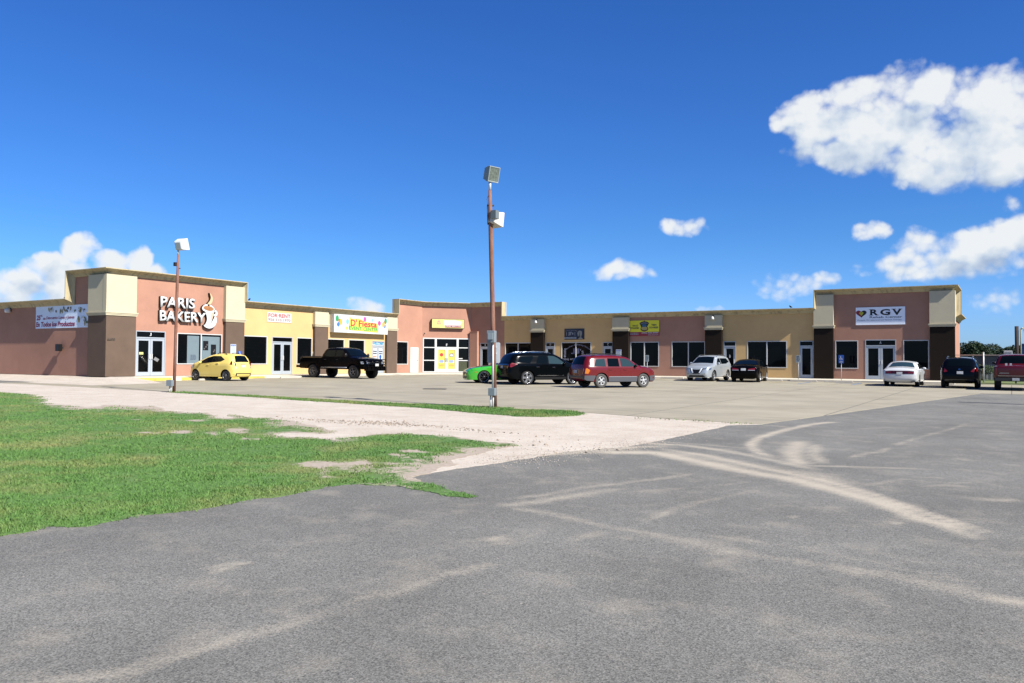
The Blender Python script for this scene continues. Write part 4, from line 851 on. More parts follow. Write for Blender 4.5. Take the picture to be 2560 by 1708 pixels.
# party hall sign box
q1 = .45
SGW = mat('sign_face_white', (.80, .87, .88), .4); YG = mat('yellow_glow_print', (.88, .80, .12), .5); GRN = mat('green_print', (.04, .50, .10), .5); REDO = mat('red_orange_print', (.66, .05, .07), .5); MAG = mat('magenta_print', (.75, .08, .38), .5)
r = board('event_center_sign', FL, 45.3, 51.5, 3.14, 4.53, q1 - .01, SGW, 'white box sign with balloons above the event center', edge=mat('sign_edge', (.78, .78, .74), .5)); K = S(r); q = q1 + .012
K(shape(FL, [(46.9, 3.35), (50.3, 3.25), (50.35, 3.66), (50.2, 4.0), (49, 4.06), (48, 4.3), (47.0, 4.25), (46.98, 3.7)], q - .004, YG, 'halo', None))
K(text_mesh("D'", FL, 47.1, 47.8, 3.68, 4.22, q + .002, REDO, bold=.03)); K(text_mesh('Fiesta', FL, 48.0, 50.15, 3.66, 4.16, q + .002, REDO, bold=.025))
K(text_mesh('EVENT', FL, 46.95, 48.38, 3.38, 3.66, q + .004, GRN, bold=.028)); K(text_mesh('CENTER', FL, 48.55, 50.3, 3.36, 3.64, q + .004, GRN, bold=.028))
for (a, z, ra, rz, cc) in ((45.62, 4.2, .17, .24, (.05, .42, .15)), (45.88, 4.05, .13, .15, (.7, .15, .08)), (46.02, 3.95, .16, .24, (.85, .55, .08)), (45.75, 3.75, .15, .17, (.08, .25, .7)), (46.75, 4.0, .15, .2, (.25, .65, .85)), (48.72, 4.27, .16, .2, (.75, .12, .45)), (49.6, 4.24, .1, .12, (.3, .7, .8)), (50.45, 4.03, .18, .2, (.78, .1, .4)), (51.22, 4.24, .15, .24, (.06, .42, .18)), (51.05, 4.12, .1, .12, (.7, .15, .08)), (50.95, 3.94, .16, .22, (.85, .55, .08)), (51.12, 3.82, .12, .15, (.08, .25, .7)), (46.7, 3.5, .14, .14, (.85, .7, .1))):
    K(shape(FL, ell(a, z, ra, rz, 16), q + .001 + random.random() * .002, mat('balloon_%.2f_%.2f_%.2f' % cc, cc, .4), 'balloon', None))
K(shape(FL, [(46.9, 4.38), (46.95, 4.42), (47.3, 4.2), (47.15, 4.13)], q + .001, YG, 'party_horn', None))
# box sign on the corner facet
r = board('phone_sign', FC, .78, 3.72, 3.9, 4.72, .28, mat('sign_face_yellow', (.86, .82, .28), .4, var=.12, vscale=1.2, detail=1), 'yellow lit box sign with red phone number on corner facade', edge=DARKM); K = S(r); q = .30
K(shape(FC, [(1.9, 4.15), (3.3, 4.12), (3.55, 4.5), (2.9, 4.62), (1.85, 4.6)], q, mat('pale_cloud_print', (.88, .84, .80), .5), 'cloud_print', None))
K(shape(FC, [(2.0, 3.98), (3.45, 3.98), (3.45, 4.16), (2.0, 4.16)], q + .002, mat('maroon_print', (.40, .06, .07), .5), 'number_panel', None)); K(text_mesh('(956) 464-1102', FC, 2.04, 3.42, 4.0, 4.14, q + .005, WHITE, bold=.02))
for a, z, ra, rz in ((1.42, 4.5, .14, .09), (1.28, 4.32, .05, .1), (1.56, 4.32, .05, .1), (1.42, 4.3, .07, .06)): K(shape(FC, ell(a, z, ra, rz, 10), q + .003 + a * .0005, mat('pale_red_logo', (.80, .42, .32), .5), 'logo', None))
# barber sign
NAVY = mat('navy_print', (.006, .02, .06), .4); PALE = mat('pale_print', (.42, .46, .50), .5); SKIN = mat('portrait_print', (.34, .36, .33), .5); LINE = mat('lilac_line_print', (.33, .34, .44), .5)
r = board('barber_sign', FR, -31.7, -29.87, 2.87, 3.77, .03, NAVY, 'dark blue barber sign with man in profile above salon window', edge=BLACK); K = S(r); q = .05
K(text_mesh('Barber & Beauty Salon', FR, -31.6, -30.5, 3.6, 3.68, q, PALE, bold=.0, bend=.07)); K(text_mesh("JJ's", FR, -31.35, -30.85, 3.22, 3.52, q, PALE, bold=.03)); 
for a in (-31.5, -30.72): K(shape(FR, [(a - .02, 3.2), (a + .02, 3.2), (a + .02, 3.48), (a - .02, 3.48)], q, PALE, 'barber_pole_print', None))
K(shape(FR, [(-31.72, 2.94), (-30.62, 2.94), (-30.56, 3.0), (-30.62, 3.07), (-31.72, 3.07)], q, mat('phone_band_print', (.50, .58, .64), .5), 'number_band', None)); K(text_mesh('956.472.6085', FR, -31.66, -30.66, 2.965, 3.045, q + .004, NAVY, bold=.01))
K(shape(FR, spl([(-30.42, 2.9), (-30.4, 3.0), (-30.26, 3.08), (-30.3, 3.14), (-30.44, 3.13), (-30.46, 3.28), (-30.5, 3.34), (-30.45, 3.5), (-30.38, 3.58), (-30.2, 3.6), (-30.08, 3.48), (-30.08, 3.25), (-30.14, 3.1), (-30.04, 2.98), (-30.0, 2.9)], 3), q, SKIN, 'portrait', None))
# barber window lettering
text_mesh('Barber & Beauty Salon', FR, -31.62, -29.35, 2.36, 2.52, -.035, LINE, 'lettering', wj, bold=.01, bend=.42)
text_mesh("JJ", FR, -31.1, -30.35, 1.68, 2.14, -.035, mat('lilac_fill', (.12, .13, .26), .5), 'lettering', wj, bold=.05); text_mesh("'s", FR, -30.25, -29.95, 1.7, 2.08, -.035, LINE, 'lettering', wj, bold=.0)
text_mesh('(956) 473-6085', FR, -31.9, -30.1, 1.12, 1.32, -.035, LINE, 'lettering', wj, bold=.02)
bp_ = bmesh.new()
for pts in (ell(-31.68, 2.1, .05, .07, 10), ell(-31.68, 1.46, .1, .07, 10)): bp_.faces.new([bp_.verts.new(FR(a, z, -.034)) for a, z in pts])
for k in range(5): z = 1.5 + k * .11; bp_.faces.new([bp_.verts.new(FR(a, zz, -.035)) for a, zz in ((-31.78, z), (-31.58, z + .08), (-31.58, z + .14), (-31.78, z + .06))])
from_bm('barber_pole_decal', bp_, LINE, wj)
# driving school sign
SY_ = mat('school_yellow', (1.1, 1.05, .04), .5)
r = board('driving_school_sign', FR, -25.86, -23.37, 3.1, 4.33, .03, mat('school_red', (.40, .03, .05), .5), 'yellow and red sign offering adult and teen courses'); K = S(r); q = .046
K(shape(FR, [(-25.86, 3.43), (-23.37, 3.43), (-23.37, 4.33), (-25.86, 4.33)], q, SY_, 'yellow_field', None)); q += .004
for b_, a0, a1, z0, z1 in (('ADULT', -25.62, -25.12, 3.86, 3.99), ('COURSES', -25.78, -25.06, 3.67, 3.8), ('TEEN', -24.02, -23.6, 3.9, 4.03), ('COURSES', -24.22, -23.45, 3.7, 3.83)): K(text_mesh(b_, FR, a0, a1, z0, z1, q, mat('navy_letter', (.01, .015, .05), .5), bold=.04))
K(shape(FR, [(-25.02, 4.12), (-24.86, 4.22), (-24.62, 4.27), (-24.6, 4.36), (-24.57, 4.27), (-24.36, 4.22), (-24.2, 4.12), (-24.36, 3.84), (-24.36, 3.8), (-24.86, 3.8), (-24.86, 3.84)], q, mat('badge_black', (.01, .008, .012), .5), 'badge', None))
K(shape(FR, ell(-24.61, 3.93, .21, .12, 16), q + .003, mat('badge_blue', (.03, .16, .28), .5), 'badge', None)); K(text_mesh('EXPRESS', FR, -24.9, -24.32, 4.08, 4.18, q + .004, PALE, bold=.02, bend=.06))
K(shape(FR, ell(-24.6, 3.68, .33, .22, 20), q - .001, mat('badge_brown', (.08, .03, .01), .5), 'badge', None)); K(shape(FR, ell(-24.6, 3.7, .27, .15, 20), q + .002, mat('badge_gold', (.62, .5, .16), .5), 'badge', None))
K(text_mesh('(956) 800-8989', FR, -24.82, -23.43, 3.27, 3.4, q, WHITE, bold=.03)); K(text_mesh('(956) 376-7671', FR, -24.3, -23.43, 3.13, 3.22, q, WHITE, bold=.02)); K(print_lines(FR, -25.82, -25.1, 3.16, 3.36, 2, q, PALE, None, .55))
# rehab sign
r = board('rehab_sign', FR, -9.1, -6.03, 3.7, 4.9, .04, mat('rehab_white', (1.3, 1.38, 1.5), .5), 'white rehab center sign with red, black and yellow heart'); K = S(r); q = .056
BK = mat('black_print', (.004, .004, .008), .5)
def heart(cx, cz, w, h):
    return [(cx + w * (16 * math.sin(t) ** 3) / 16, cz + h * (13 * math.cos(t) - 5 * math.cos(2 * t) - 2 * math.cos(3 * t) - math.cos(4 * t)) / 17) for t in [2 * math.pi * k / 40 for k in range(40)]]
hp = heart(-8.75, 4.48, .34, .30)
K(shape(FR, hp[20:] + [hp[0]], q, mat('heart_red', (.42, .02, .03), .5), 'heart', None)); K(shape(FR, hp[:21], q, BK, 'heart', None)); K(shape(FR, heart(-8.74, 4.48, .13, .16), q + .004, mat('heart_yellow', (.72, .68, .04), .5), 'heart', None))
for ch, a0, a1 in (('R', -8.19, -7.68), ('G', -7.56, -6.94), ('V', -6.82, -6.24)): K(text_mesh(ch, FR, a0, a1, 4.34, 4.75, q, BK, bold=.035))
for a0, a1, z in ((-8.26, -7.98, 4.34), (-8.26, -8.0, 4.725), (-7.8, -7.62, 4.34), (-7.16, -6.9, 4.53), (-6.88, -6.58, 4.725), (-6.44, -6.2, 4.725)): K(shape(FR, [(a0, z), (a1, z), (a1, z + .025), (a0, z + .025)], q + .002, BK, 'serif', None))
K(text_mesh('Rehab Center', FR, -8.22, -6.2, 4.15, 4.29, q, mat('steel_print', (.12, .16, .22), .5), bold=.015)); K(text_mesh('Physical, Occupational and Speech Therapy', FR, -9.0, -6.24, 3.96, 4.07, q, mat('steel_print2', (.10, .18, .28), .5), bold=.0))
# discount banner on the side wall
r = board('discount_banner', FS, -51.5, -45.62, 2.84, 4.2, .03, mat('banner_blue_white', (1.05, 1.2, 1.4), .5, var=.05, vscale=1, bump=.3, bscale=1.5), 'white vinyl banner offering 25 percent discount on bakery side wall', 'banner', q0=.0); K = S(r); q = .036
K(text_mesh('25', FS, -51.4, -50.95, 3.34, 3.66, q, CRIM, bold=.05, shear=.15)); K(text_mesh('%', FS, -50.92, -50.75, 3.55, 3.68, q, CRIM, bold=.03))
K(text_mesh('de', FS, -50.68, -50.4, 3.36, 3.52, q, CRIM, bold=.03)); K(text_mesh('Descuento Lunes y Jueves', FS, -50.32, -47.3, 3.33, 3.57, q, CRIM, bold=.025, shear=.12)); K(text_mesh('En Todos los Productos', FS, -51.45, -47.25, 2.93, 3.24, q, CRIM, bold=.045, shear=.12))
fc = [(.45, .35, .12), (.25, .22, .05), (.08, .06, .05), (.5, .42, .3), (.12, .16, .05), (.35, .2, .08), (.85, .88, .9)]
for i in range(44):
    if i < 30: a = random.uniform(-50.1, -46.2); z = random.uniform(3.78, 4.08)
    else: a = random.uniform(-46.9, -45.8); z = random.uniform(2.95, 3.45)
    K(shape(FS, ell(a, z, random.uniform(.04, .17), random.uniform(.03, .1), 9, random.random() * 3), q + .0005 * i, mat('food_print_%d' % (i % 7), fc[i % 7], .5), 'food_picture', None))
# street number
r = sign_root('street_number', FL, 27.6, 2.1, 'dark street number 6600 on brown corner pillar', 'sign'); under(r, text_mesh('6600', FL, 27.36, 27.84, 2.04, 2.2, .252, mat('number_metal', (.07, .055, .04), .5), 'digits', None, bold=.02, extrude=.015))
# window posters in the bakery window (hung inside, seen through the glass)
r = sign_root('window_poster', FL, 34.6, 1.7, 'pale grey poster sheets covering most of the bakery window', 'poster'); K = S(r)
GP = mat('grey_poster_sheet', (.22, .29, .32), .4, var=.06, vscale=2)
for pts in (((32.85, .76), (33.72, .76), (33.72, 2.5), (32.85, 2.5)), ((33.9, .76), (35.3, .76), (35.3, 2.48), (33.9, 2.48))): K(shape(FL, pts, -.038, GP, 'sheet', None))
for pts in (((34.02, 1.6), (34.42, 1.6), (34.42, 2.2), (34.02, 2.2)), ((34.62, 1.3), (35.02, 1.3), (35.02, 1.98), (34.62, 1.98))): K(shape(FL, pts, -.032, BLACK, 'picture', None))
for a, z in ((34.33, 1.95), (34.24, 1.82), (34.9, 1.62), (34.84, 1.52), (34.12, 1.7)): K(shape(FL, ell(a, z, .06, .05, 8), -.028, mat('picture_grey', (.14, .12, .11), .6), 'picture_detail', None))
K(print_lines(FL, 33.1, 33.5, .95, 1.3, 4, -.032, mat('slate_print', (.10, .14, .19), .6), None, .7))
r = sign_root('door_notice', FL, 29.7, 1.2, 'small yellow notice stuck on the left leaf of bakery door', 'notice'); under(r, shape(FL, [(29.55, 1.28), (29.83, 1.28), (29.83, 1.42), (29.55, 1.42)], -.035, mat('yellow_notice', (.8, .8, .3), .5), 'paper', None))
r = sign_root('door_flyer', FL, 30.7, .9, 'tilted grey flyer on the right leaf of bakery door', 'notice'); under(r, shape(FL, [(30.5, .98), (30.78, .84), (30.9, 1.0), (30.62, 1.15)], -.035, mat('grey_flyer', (.28, .28, .28), .6), 'paper', None))
def notice(F, a0, a1, z0, z1, label, q0=.25):
    r = board('notice_board', F, a0, a1, z0, z1, .015, POSTER, label, 'notice', q0=q0); K = S(r); q = q0 + .02
    K(shape(F, [(a0 + .03, z1 - .13), (a1 - .03, z1 - .13), (a1 - .03, z1 - .03), (a0 + .03, z1 - .03)], q, BLUEP, 'heading_band', None)); K(text_mesh('NOTICE', F, a0 + .07, a1 - .07, z1 - .11, z1 - .05, q + .003, WHITE, bold=.02))
    K(print_lines(F, a0 + .05, a1 - .05, z0 + .05, z1 - .17, 8, q, mat('pale_blue_print', (.35, .5, .7), .6), None, .45))
notice(FL, 35.93, 36.38, 1.35, 2.03, 'white notice with blue heading on pillar beside the bakery'); notice(FR, -26.93, -26.47, 1.42, 2.04, 'white notice with blue heading on dark pillar behind maroon car')
# ---------------------------------------------------------------- wall lights and boxes
LENS = mat('lamp_lens', (.75, .75, .70), .2)
def bell_light(F, a, z, label):
    p = F(a, z, .25); r = empty('wall_light', p, 0, label, 'wall light', 'bell shaped lights on the right wing pillars'); n = F.n
    bm = bmesh.new(); add_tube(bm, [Vector((0, 0, .12)), n * .1 + Vector((0, 0, .14)), n * .16 + Vector((0, 0, .08))], .02, 8); add_box(bm, -.06, .06, -.02, .0, .04, .2); from_bm('bracket', bm, DARKM, r)
    bm = bmesh.new(); add_lathe(bm, [(.03, .09), (.06, .07), (.10, .0), (.13, -.12), (.12, -.14), (.0, -.14)], 16, c=tuple(n * .16)); from_bm('lamp_shade', bm, WHITE, r)
bell_light(FR, -34.25, 4.42, 'white bell light on cream panel left of the barber shop'); bell_light(FR, -19.03, 4.42, 'white bell light on cream panel behind the silver car')
p = FS(-54.5, 4.05, 0); r = empty('wall_light', p, 0, 'round white wall light on the far left side wall', 'wall light')
bm = bmesh.new(); add_lathe(bm, [(.0, .13), (.12, .13), (.17, .06), (.17, -.1), (.14, -.15), (0, -.15)], 16, c=(0, -.2, 0)); from_bm('lamp_shade', bm, WHITE, r); bm = bmesh.new(); add_box(bm, -.08, .08, -.06, 0, -.06, .16); from_bm('bracket', bm, DARKM, r)
p = FS(-48.55, 1.65, 0); r = empty('wall_speaker', p, 0, 'black box mounted low on the left side wall', 'wall box')
bm = bmesh.new(); add_box(bm, -.2, .2, -.34, -.12, -.2, .22); bmesh.ops.bevel(bm, geom=bm.edges[:], offset=.02, segments=2, affect='EDGES'); from_bm('housing', bm, BLACK, r); bm = bmesh.new(); add_box(bm, -.04, .04, -.12, 0, -.05, .05); from_bm('bracket', bm, DARKM, r)
p = FC(.2, 3.45, 0); r = empty('wall_tap', p, 0, 'small dark fitting on pink wall left of yellow box sign', 'wall fitting'); bm = bmesh.new(); add_tube(bm, [Vector((0, 0, 0)), FC.n * .1, FC.n * .12 + Vector((0, 0, -.1))], .03, 8); from_bm('fitting', bm, DARKM, r)
# roof bits: small birds perched where the roof steps
def bird(p, rz, label):
    r = empty('bird', p, rz, label, 'bird', 'dark birds on the roof edge'); bm = bmesh.new(); vs = [(-.16, 0, .06, .012), (-.08, 0, .09, .035), (0, 0, .12, .055), (.07, 0, .15, .05), (.11, 0, .2, .034), (.14, 0, .21, .02), (.18, 0, .205, .006)]
    add_tube(bm, [v[:3] for v in vs], [v[3] for v in vs], 10); from_bm('body', bm, BLACK, r, True)
    bm = bmesh.new(); add_tube(bm, [(.0, .02, .08), (.0, .02, 0)], .006, 5); add_tube(bm, [(.0, -.02, .08), (.0, -.02, 0)], .006, 5); from_bm('leg', bm, DARKM, r)
bird(FS(-47.95, SLOW + .0, .2), .3, 'dark bird perched on side roof edge left of the tower'); bird(FL(37.45, LOW, .2), 1.9, 'dark bird perched right of the bakery tower'); bird(FR(-13.4, LOW, .2), 2.5, 'dark bird on low roof edge near right tower')
# ---------------------------------------------------------------- vehicles
TYRE = mat('tyre_rubber', (.012, .012, .013), .8, var=.2, vscale=20); TYREG = mat('dusty_tyre', (.09, .088, .082), .9, var=.2, vscale=20)
RIMS = mat('alloy_rim', (.62, .63, .65), .3, metal=.7); RIMD = mat('black_rim', (.015, .015, .017), .35, spec=.5); CHROME = mat('chrome', (.75, .77, .8), .12, metal=1)
CGLASS = mat('car_glass', (.003, .006, .008), .05, spec=.12); PGLASS = mat('pale_car_glass', (.028, .055, .06), .08, spec=.5)
REDL = mat('red_lens', (.24, .008, .010), .2, coat=.2); AMBER = mat('amber_lens', (.75, .22, .02), .15, coat=.5); CLEARL = mat('clear_lens', (.55, .6, .66), .08, coat=.6)
PLATE = mat('number_plate', (.62, .64, .66), .5, var=.3, vscale=14); CLAD = mat('grey_cladding', (.085, .09, .105), .6); UNDER = mat('underbody', (.006, .006, .006), .9, spec=.1)
def paint(name, col, metal=.2, rough=.28, coat=.8): return mat(name, col, rough, metal, .5, coat=coat)
class Car: pass
def chaikin(P, it=1):
    for _ in range(it):
        Q = [P[0]]
        for a, b in zip(P[:-1], P[1:]):
            Q += [(a[0] * .8 + b[0] * .2, a[1] * .8 + b[1] * .2), (a[0] * .2 + b[0] * .8, a[1] * .2 + b[1] * .8)]
        Q.append(P[-1]); P = Q
    return P
def resample(P, st):
    out = []
    for a, b in zip(P[:-1], P[1:]):
        k = max(1, round(math.dist(a, b) / st)); out += [(a[0] + (b[0] - a[0]) * t / k, a[1] + (b[1] - a[1]) * t / k) for t in range(k)]
    return out + [P[-1]]
def build_car(name, label, pos, heading, ref, o):
    """o: L W outline sill belt axles(rear,front) R tum ... ; ref = ('rear'|'front', side) wheel whose ground contact is at pos"""
    c = Car(); L, Wd = o['L'], o['W']; hw = Wd / 2; out = resample(chaikin(chaikin(o['out'])), .07); sill = o['sill']; zb = o['belt']; tum = o.get('tum', .36)
    pf, pr = o.get('pf', .2), o.get('pr', .13); af, ar = o.get('af', 1.0), o.get('ar', .8); rr = o.get('round', .085); xa, xb = o['axles']; R = o['R']; Ra = R + o.get('gap', .06)
    O = np.array(out); seg = O[1:] - O[:-1]
    def wv(x, z, edge=True):
        w = hw
        if x > L - af: w -= hw * pf * ((x - L + af) / af) ** 2.3
        if x < ar: w -= hw * pr * ((ar - x) / ar) ** 2.3
        if z > zb:
            if o.get('bed') and x < o['bed']: pass
            else: w -= tum * (z - zb) + .018 * min(1, (z - zb) / .05)
        else: w -= .045 * ((zb - z) / zb) ** 2
        if edge:
            p = np.array((x, z)); t = np.clip(((p - O[:-1]) * seg).sum(1) / ((seg ** 2).sum(1) + 1e-9), 0, 1)
            d = float(np.hypot(*(O[:-1] + seg * t[:, None] - p).T).min())
            if d < rr: w -= rr - math.sqrt(max(0, rr * rr - (rr - d) ** 2))
        return max(w, .1)
    cx0 = (xa + xb) / 2
    # place: local x forward with origin mid wheelbase
    lx = (xa if ref[0] == 'rear' else xb) - cx0; ly = (hw - .1) * (1 if ref[1] == 'left' else -1)
    ch, sh = math.cos(heading), math.sin(heading); px = pos[0] - (lx * ch - ly * sh); py = pos[1] - (lx * sh + ly * ch)
    root = empty(name, (px, py, 0), heading, label, o.get('cat', 'car'), None)
    # follow the slope of the lot
    zf_ = lot_z(px + ch * 1.3, py + sh * 1.3); zr_ = lot_z(px - ch * 1.3, py - sh * 1.3); root.location.z = (zf_ + zr_) / 2 + .011
    root.rotation_euler = (0, -math.atan2(zf_ - zr_, 2.6), heading)
    PT = o['paint']; T = lambda x, y, z: (x - cx0, y, z)
    # side polygon with wheel arches
    def arch(xc, rev):
        h = math.sqrt(max(0, Ra * Ra - max(0, (sill - R)) ** 2)) if sill > R else Ra
        a0 = math.asin((sill - R) / Ra); n = 14
        ang = [math.pi - a0 + (a0 - (math.pi - a0)) * k / n for k in range(n + 1)]
        pts = [(xc + Ra * math.cos(a), R + Ra * math.sin(a)) for a in ang]       # from rear side to front side
        return pts[::-1] if rev else pts
    low = [(out[-1][0], out[-1][1])]
    btm = resample([(out[-1][0], out[-1][1]), *([(xb + Ra + .02, sill)] if out[-1][0] > xb + Ra + .1 else [])], .12)
    bottom = btm + [p for p in arch(xb, True)] + resample([(xb - Ra, sill), (xa + Ra, sill)], .15)[1:-1] + arch(xa, True) + ([(xa - Ra - .02, sill)] if out[0][0] < xa - Ra - .1 else [])
    poly = out + [p for p in bottom if math.dist(p, out[-1]) > 1e-4]
    V2, F2 = tess(poly, .11); bm = bmesh.new()
    for s in (1, -1):
        vs = [bm.verts.new(T(x, s * wv(x, z), z)) for x, z in V2]
        for f in F2:
            try: bm.faces.new([vs[i] for i in (f if s < 0 else f[::-1])])
            except ValueError: pass
    nrm = []
    for i in range(len(out)):
        a = out[max(i - 1, 0)]; b = out[min(i + 1, len(out) - 1)]; d = Vector((b[0] - a[0], b[1] - a[1])).normalized(); nrm.append((-d.y, d.x))
    bul = o.get('bulge', .045); NC = 10
    def strip(i, u, off=0.):
        """point on the wrap-over skin at (fractional) outline index i and -1..1 across"""
        i = max(0, min(len(out) - 1.001, i)); k = int(i); f = i - k; x = out[k][0] * (1 - f) + out[k + 1][0] * f; z = out[k][1] * (1 - f) + out[k + 1][1] * f
        nx = nrm[k][0] * (1 - f) + nrm[k + 1][0] * f; nz = nrm[k][1] * (1 - f) + nrm[k + 1][1] * f
        w = wv(x, z); b = bul * (1 - u * u) + off; ef = 1.
        return Vector(T(x + nx * b, u * w, z + nz * b))
    ring = []
    for i in range(len(out)): ring.append([bm.verts.new(strip(i, -1 + 2 * j / NC)) for j in range(NC + 1)])
    for i in range(len(out) - 1):
        for j in range(NC): bm.faces.new((ring[i][j], ring[i][j + 1], ring[i + 1][j + 1], ring[i + 1][j]))
    bmesh.ops.remove_doubles(bm, verts=bm.verts, dist=.002)
    c.body = from_bm('body', bm, PT, root, ang=38)
    def idx(x, z): return int(np.argmin(np.hypot(O[:, 0] - x, O[:, 1] - z)))
    def side(nm, pts, m, s, off=.006, st=.12, parent=None, smooth=True):
        V, F = tess(pts, st, st); vv = [T(x, s * (wv(x, z, False) + off), z) for x, z in V]
        return from_py(nm, vv, [f if s < 0 else f[::-1] for f in F], m, parent or root, smooth)
    def glass(nm, pa, pb, ua, ub, m, off=.008):
        ia, ib = idx(*pa), idx(*pb); n = max(2, abs(ib - ia)); bm = bmesh.new(); g = []
        for k in range(n + 1):
            t = k / n; i = ia + (ib - ia) * t; uu = ua + (ub - ua) * t; g.append([bm.verts.new(strip(i, -uu + 2 * uu * j / 12, off)) for j in range(13)])
        for k in range(n):
            for j in range(12): bm.faces.new((g[k][j], g[k][j + 1], g[k + 1][j + 1], g[k + 1][j]))
        return from_bm(nm, bm, m, root, True)
    half = len(out) // 2
    def end(nm, poly_yz, m, which, off=.01, st=.1, parent=None, th=0.):
        """patch on the front or the rear face from a (y, z) outline"""
        rngi = range(len(out) - 1, half, -1) if which == 'front' else range(0, half)
        rg = list(rngi); zs = [out[i][1] for i in rg]
        def fi(z):
            for a in range(len(rg) - 1):
                if zs[a] <= z <= zs[a + 1] or (a == 0 and z < zs[0]):
                    d = zs[a + 1] - zs[a]; f = min(1, max(0, (z - zs[a]) / d)) if d > 1e-6 else 0; return rg[a] + (rg[a + 1] - rg[a]) * f
            return rg[-1]
        V, F = tess(poly_yz, st, st); vv = []
        for y, z in V:
            i = fi(z); k = int(i); x = out[k][0]; w = wv(x, z); u = max(-1, min(1, y / w)); v = strip(i, u, off); vv.append((v.x, v.y, z))
        return from_py(nm, vv, [f[::-1] if which == 'front' else f for f in F], m, parent or root, True)
    c.root, c.side, c.glass, c.end, c.strip, c.idx, c.wv, c.T = root, side, glass, end, strip, idx, wv, T
    # underbody
    bm = bmesh.new(); yi = hw - .34; add_box(bm, .25 - cx0, L - .3 - cx0, -yi, yi, sill - .02, max(zb - .25, .6)); add_box(bm, xa + Ra + .05 - cx0, xb - Ra - .05 - cx0, -hw + .08, hw - .08, sill - .03, zb - .3)
    from_bm('underbody', bm, UNDER, root)
    # wheels
    sp = o.get('spokes', 5); rimm = o.get('rim', RIMS); rf = o.get('rimf', .66); tm = o.get('tyre', TYRE); tw = o.get('tw', .21)
    bm = bmesh.new(); add_lathe(bm, [(R * rf, -.02), (R * (rf + .03), .0), (R * .9, .008), (R * .98, -.012), (R, -.04), (R, -tw + .03), (R * .97, -tw + .005), (R * .6, -tw)], 32, 'y'); tmesh = bpy.data.meshes.new('wheel'); bmesh.ops.recalc_face_normals(bm, faces=bm.faces); bm.to_mesh(tmesh); bm.free(); tmesh.materials.append(tm)
    bm = bmesh.new(); add_lathe(bm, [(R * (rf + .01), -.012), (R * rf, .002), (R * (rf - .045), -.004), (R * (rf - .075), -.06)], 32, 'y', mi=0 if not o.get('lip') else 2); add_lathe(bm, [(R * (rf - .07), -.06), (.0, -.075)], 24, 'y', mi=1)
    for k in range(sp):
        a = 2 * math.pi * k / sp + .3; M = Matrix.Rotation(-a, 4, 'Y'); w0, w1 = o.get('spw', (.16, .12))
        vs, fs = add_box(bm, R * .06, R * (rf - .03), -.03, .0, -R * w0 / 2, R * w0 / 2, None, 0)
        for v in vs:
            if v.co.x > R * .3: v.co.z *= w1 / w0; v.co.y -= .008
            v.co = M @ v.co
    add_lathe(bm, [(0, .004), (R * .16, .0), (R * .18, -.03)], 16, 'y', mi=0)
    bmesh.ops.recalc_face_normals(bm, faces=bm.faces); rmesh = bpy.data.meshes.new('rim'); bm.to_mesh(rmesh); bm.free(); rmesh.materials.append(rimm); rmesh.materials.append(UNDER); rmesh.materials.append(o.get('lip') or rimm)
    for x in (xa, xb):
        for s in (1, -1):
            w = bpy.data.objects.new('wheel', tmesh); COL.objects.link(w); w.parent = root; w.location = (x - cx0, s * (hw - .035), R); w.rotation_euler = (0, random.random() * 1.5, 0 if s > 0 else math.pi)
            r2 = bpy.data.objects.new('rim', rmesh); COL.objects.link(r2); r2.parent = w
    # side glass, doors, handles, mirrors
    for s in (1, -1):
        for k, dpoly in enumerate(o.get('doors', [])):
            d = side('door', dpoly, PT, s, .004, .14)
            hx, hz = o['handles'][k]; bm = bmesh.new(); y = s * (wv(hx, hz, False) + .012); add_box(bm, hx - cx0 - .09, hx - cx0 + .09, y - .018, y + .018, hz - .018, hz + .018); bmesh.ops.bevel(bm, geom=bm.edges[:], offset=.008, segments=1, affect='EDGES')
            from_bm('handle', bm, o.get('handle_m', PT), d)
        for k, wp_ in enumerate(o['win']):
            side('side_window', wp_, o.get('gm', CGLASS) if not isinstance(o.get('gm'), list) else o['gm'][k], s, .008, .1)
        mx, mz = o['mirror']; y = s * (wv(mx, mz, False) + .1); bm = bmesh.new()
        bmesh.ops.create_uvsphere(bm, u_segments=12, v_segments=8, radius=1, matrix=Matrix.Translation((mx - cx0, y, mz)) @ Matrix.Diagonal((.065, .115, o.get('mirz', .075), 1))); add_box(bm, mx - cx0 - .02, mx - cx0 + .03, min(y, y - s * .14), max(y, y - s * .14), mz - .05, mz - .015)
        from_bm('mirror', bm, o.get('mirror_m', PT), root, True)
        if o.get('clad'):
            cz = o['clad']
            pl = [(xa + Ra + .01, sill + .0), (xb - Ra - .01, sill), (xb - Ra * .97 - .0, cz), (xa + Ra * .97, cz)]
            side('sill_cladding', pl, o.get('clad_m', CLAD), s, .012, .14)
    if o.get('wind'): glass('windshield', *o['wind'], o.get('wm', CGLASS))
    if o.get('rearw'): glass('rear_window', *o['rearw'], o.get('rm', CGLASS))
    if o.get('rails'):
        x0, x1, m = o['rails']
        for s in (1, -1):
            bm = bmesh.new(); n = 8; P_ = []
            for k in range(n + 1):
                x = x0 + (x1 - x0) * k / n; i = idx(x, 99 if False else max(p[1] for p in out)); zt = float(np.interp(x, *zip(*sorted([(p[0], p[1]) for p in out if p[1] > zb + .2])))); lift = .07 * math.sin(math.pi * min(1, max(0, k / n))) ** .3 if 0 < k < n else -.01
                P_.append((x - cx0, s * (wv(x, zt, False) - .07), zt + lift))
            add_tube(bm, P_, .02, 6); from_bm('roof_rail', bm, m, root, True)
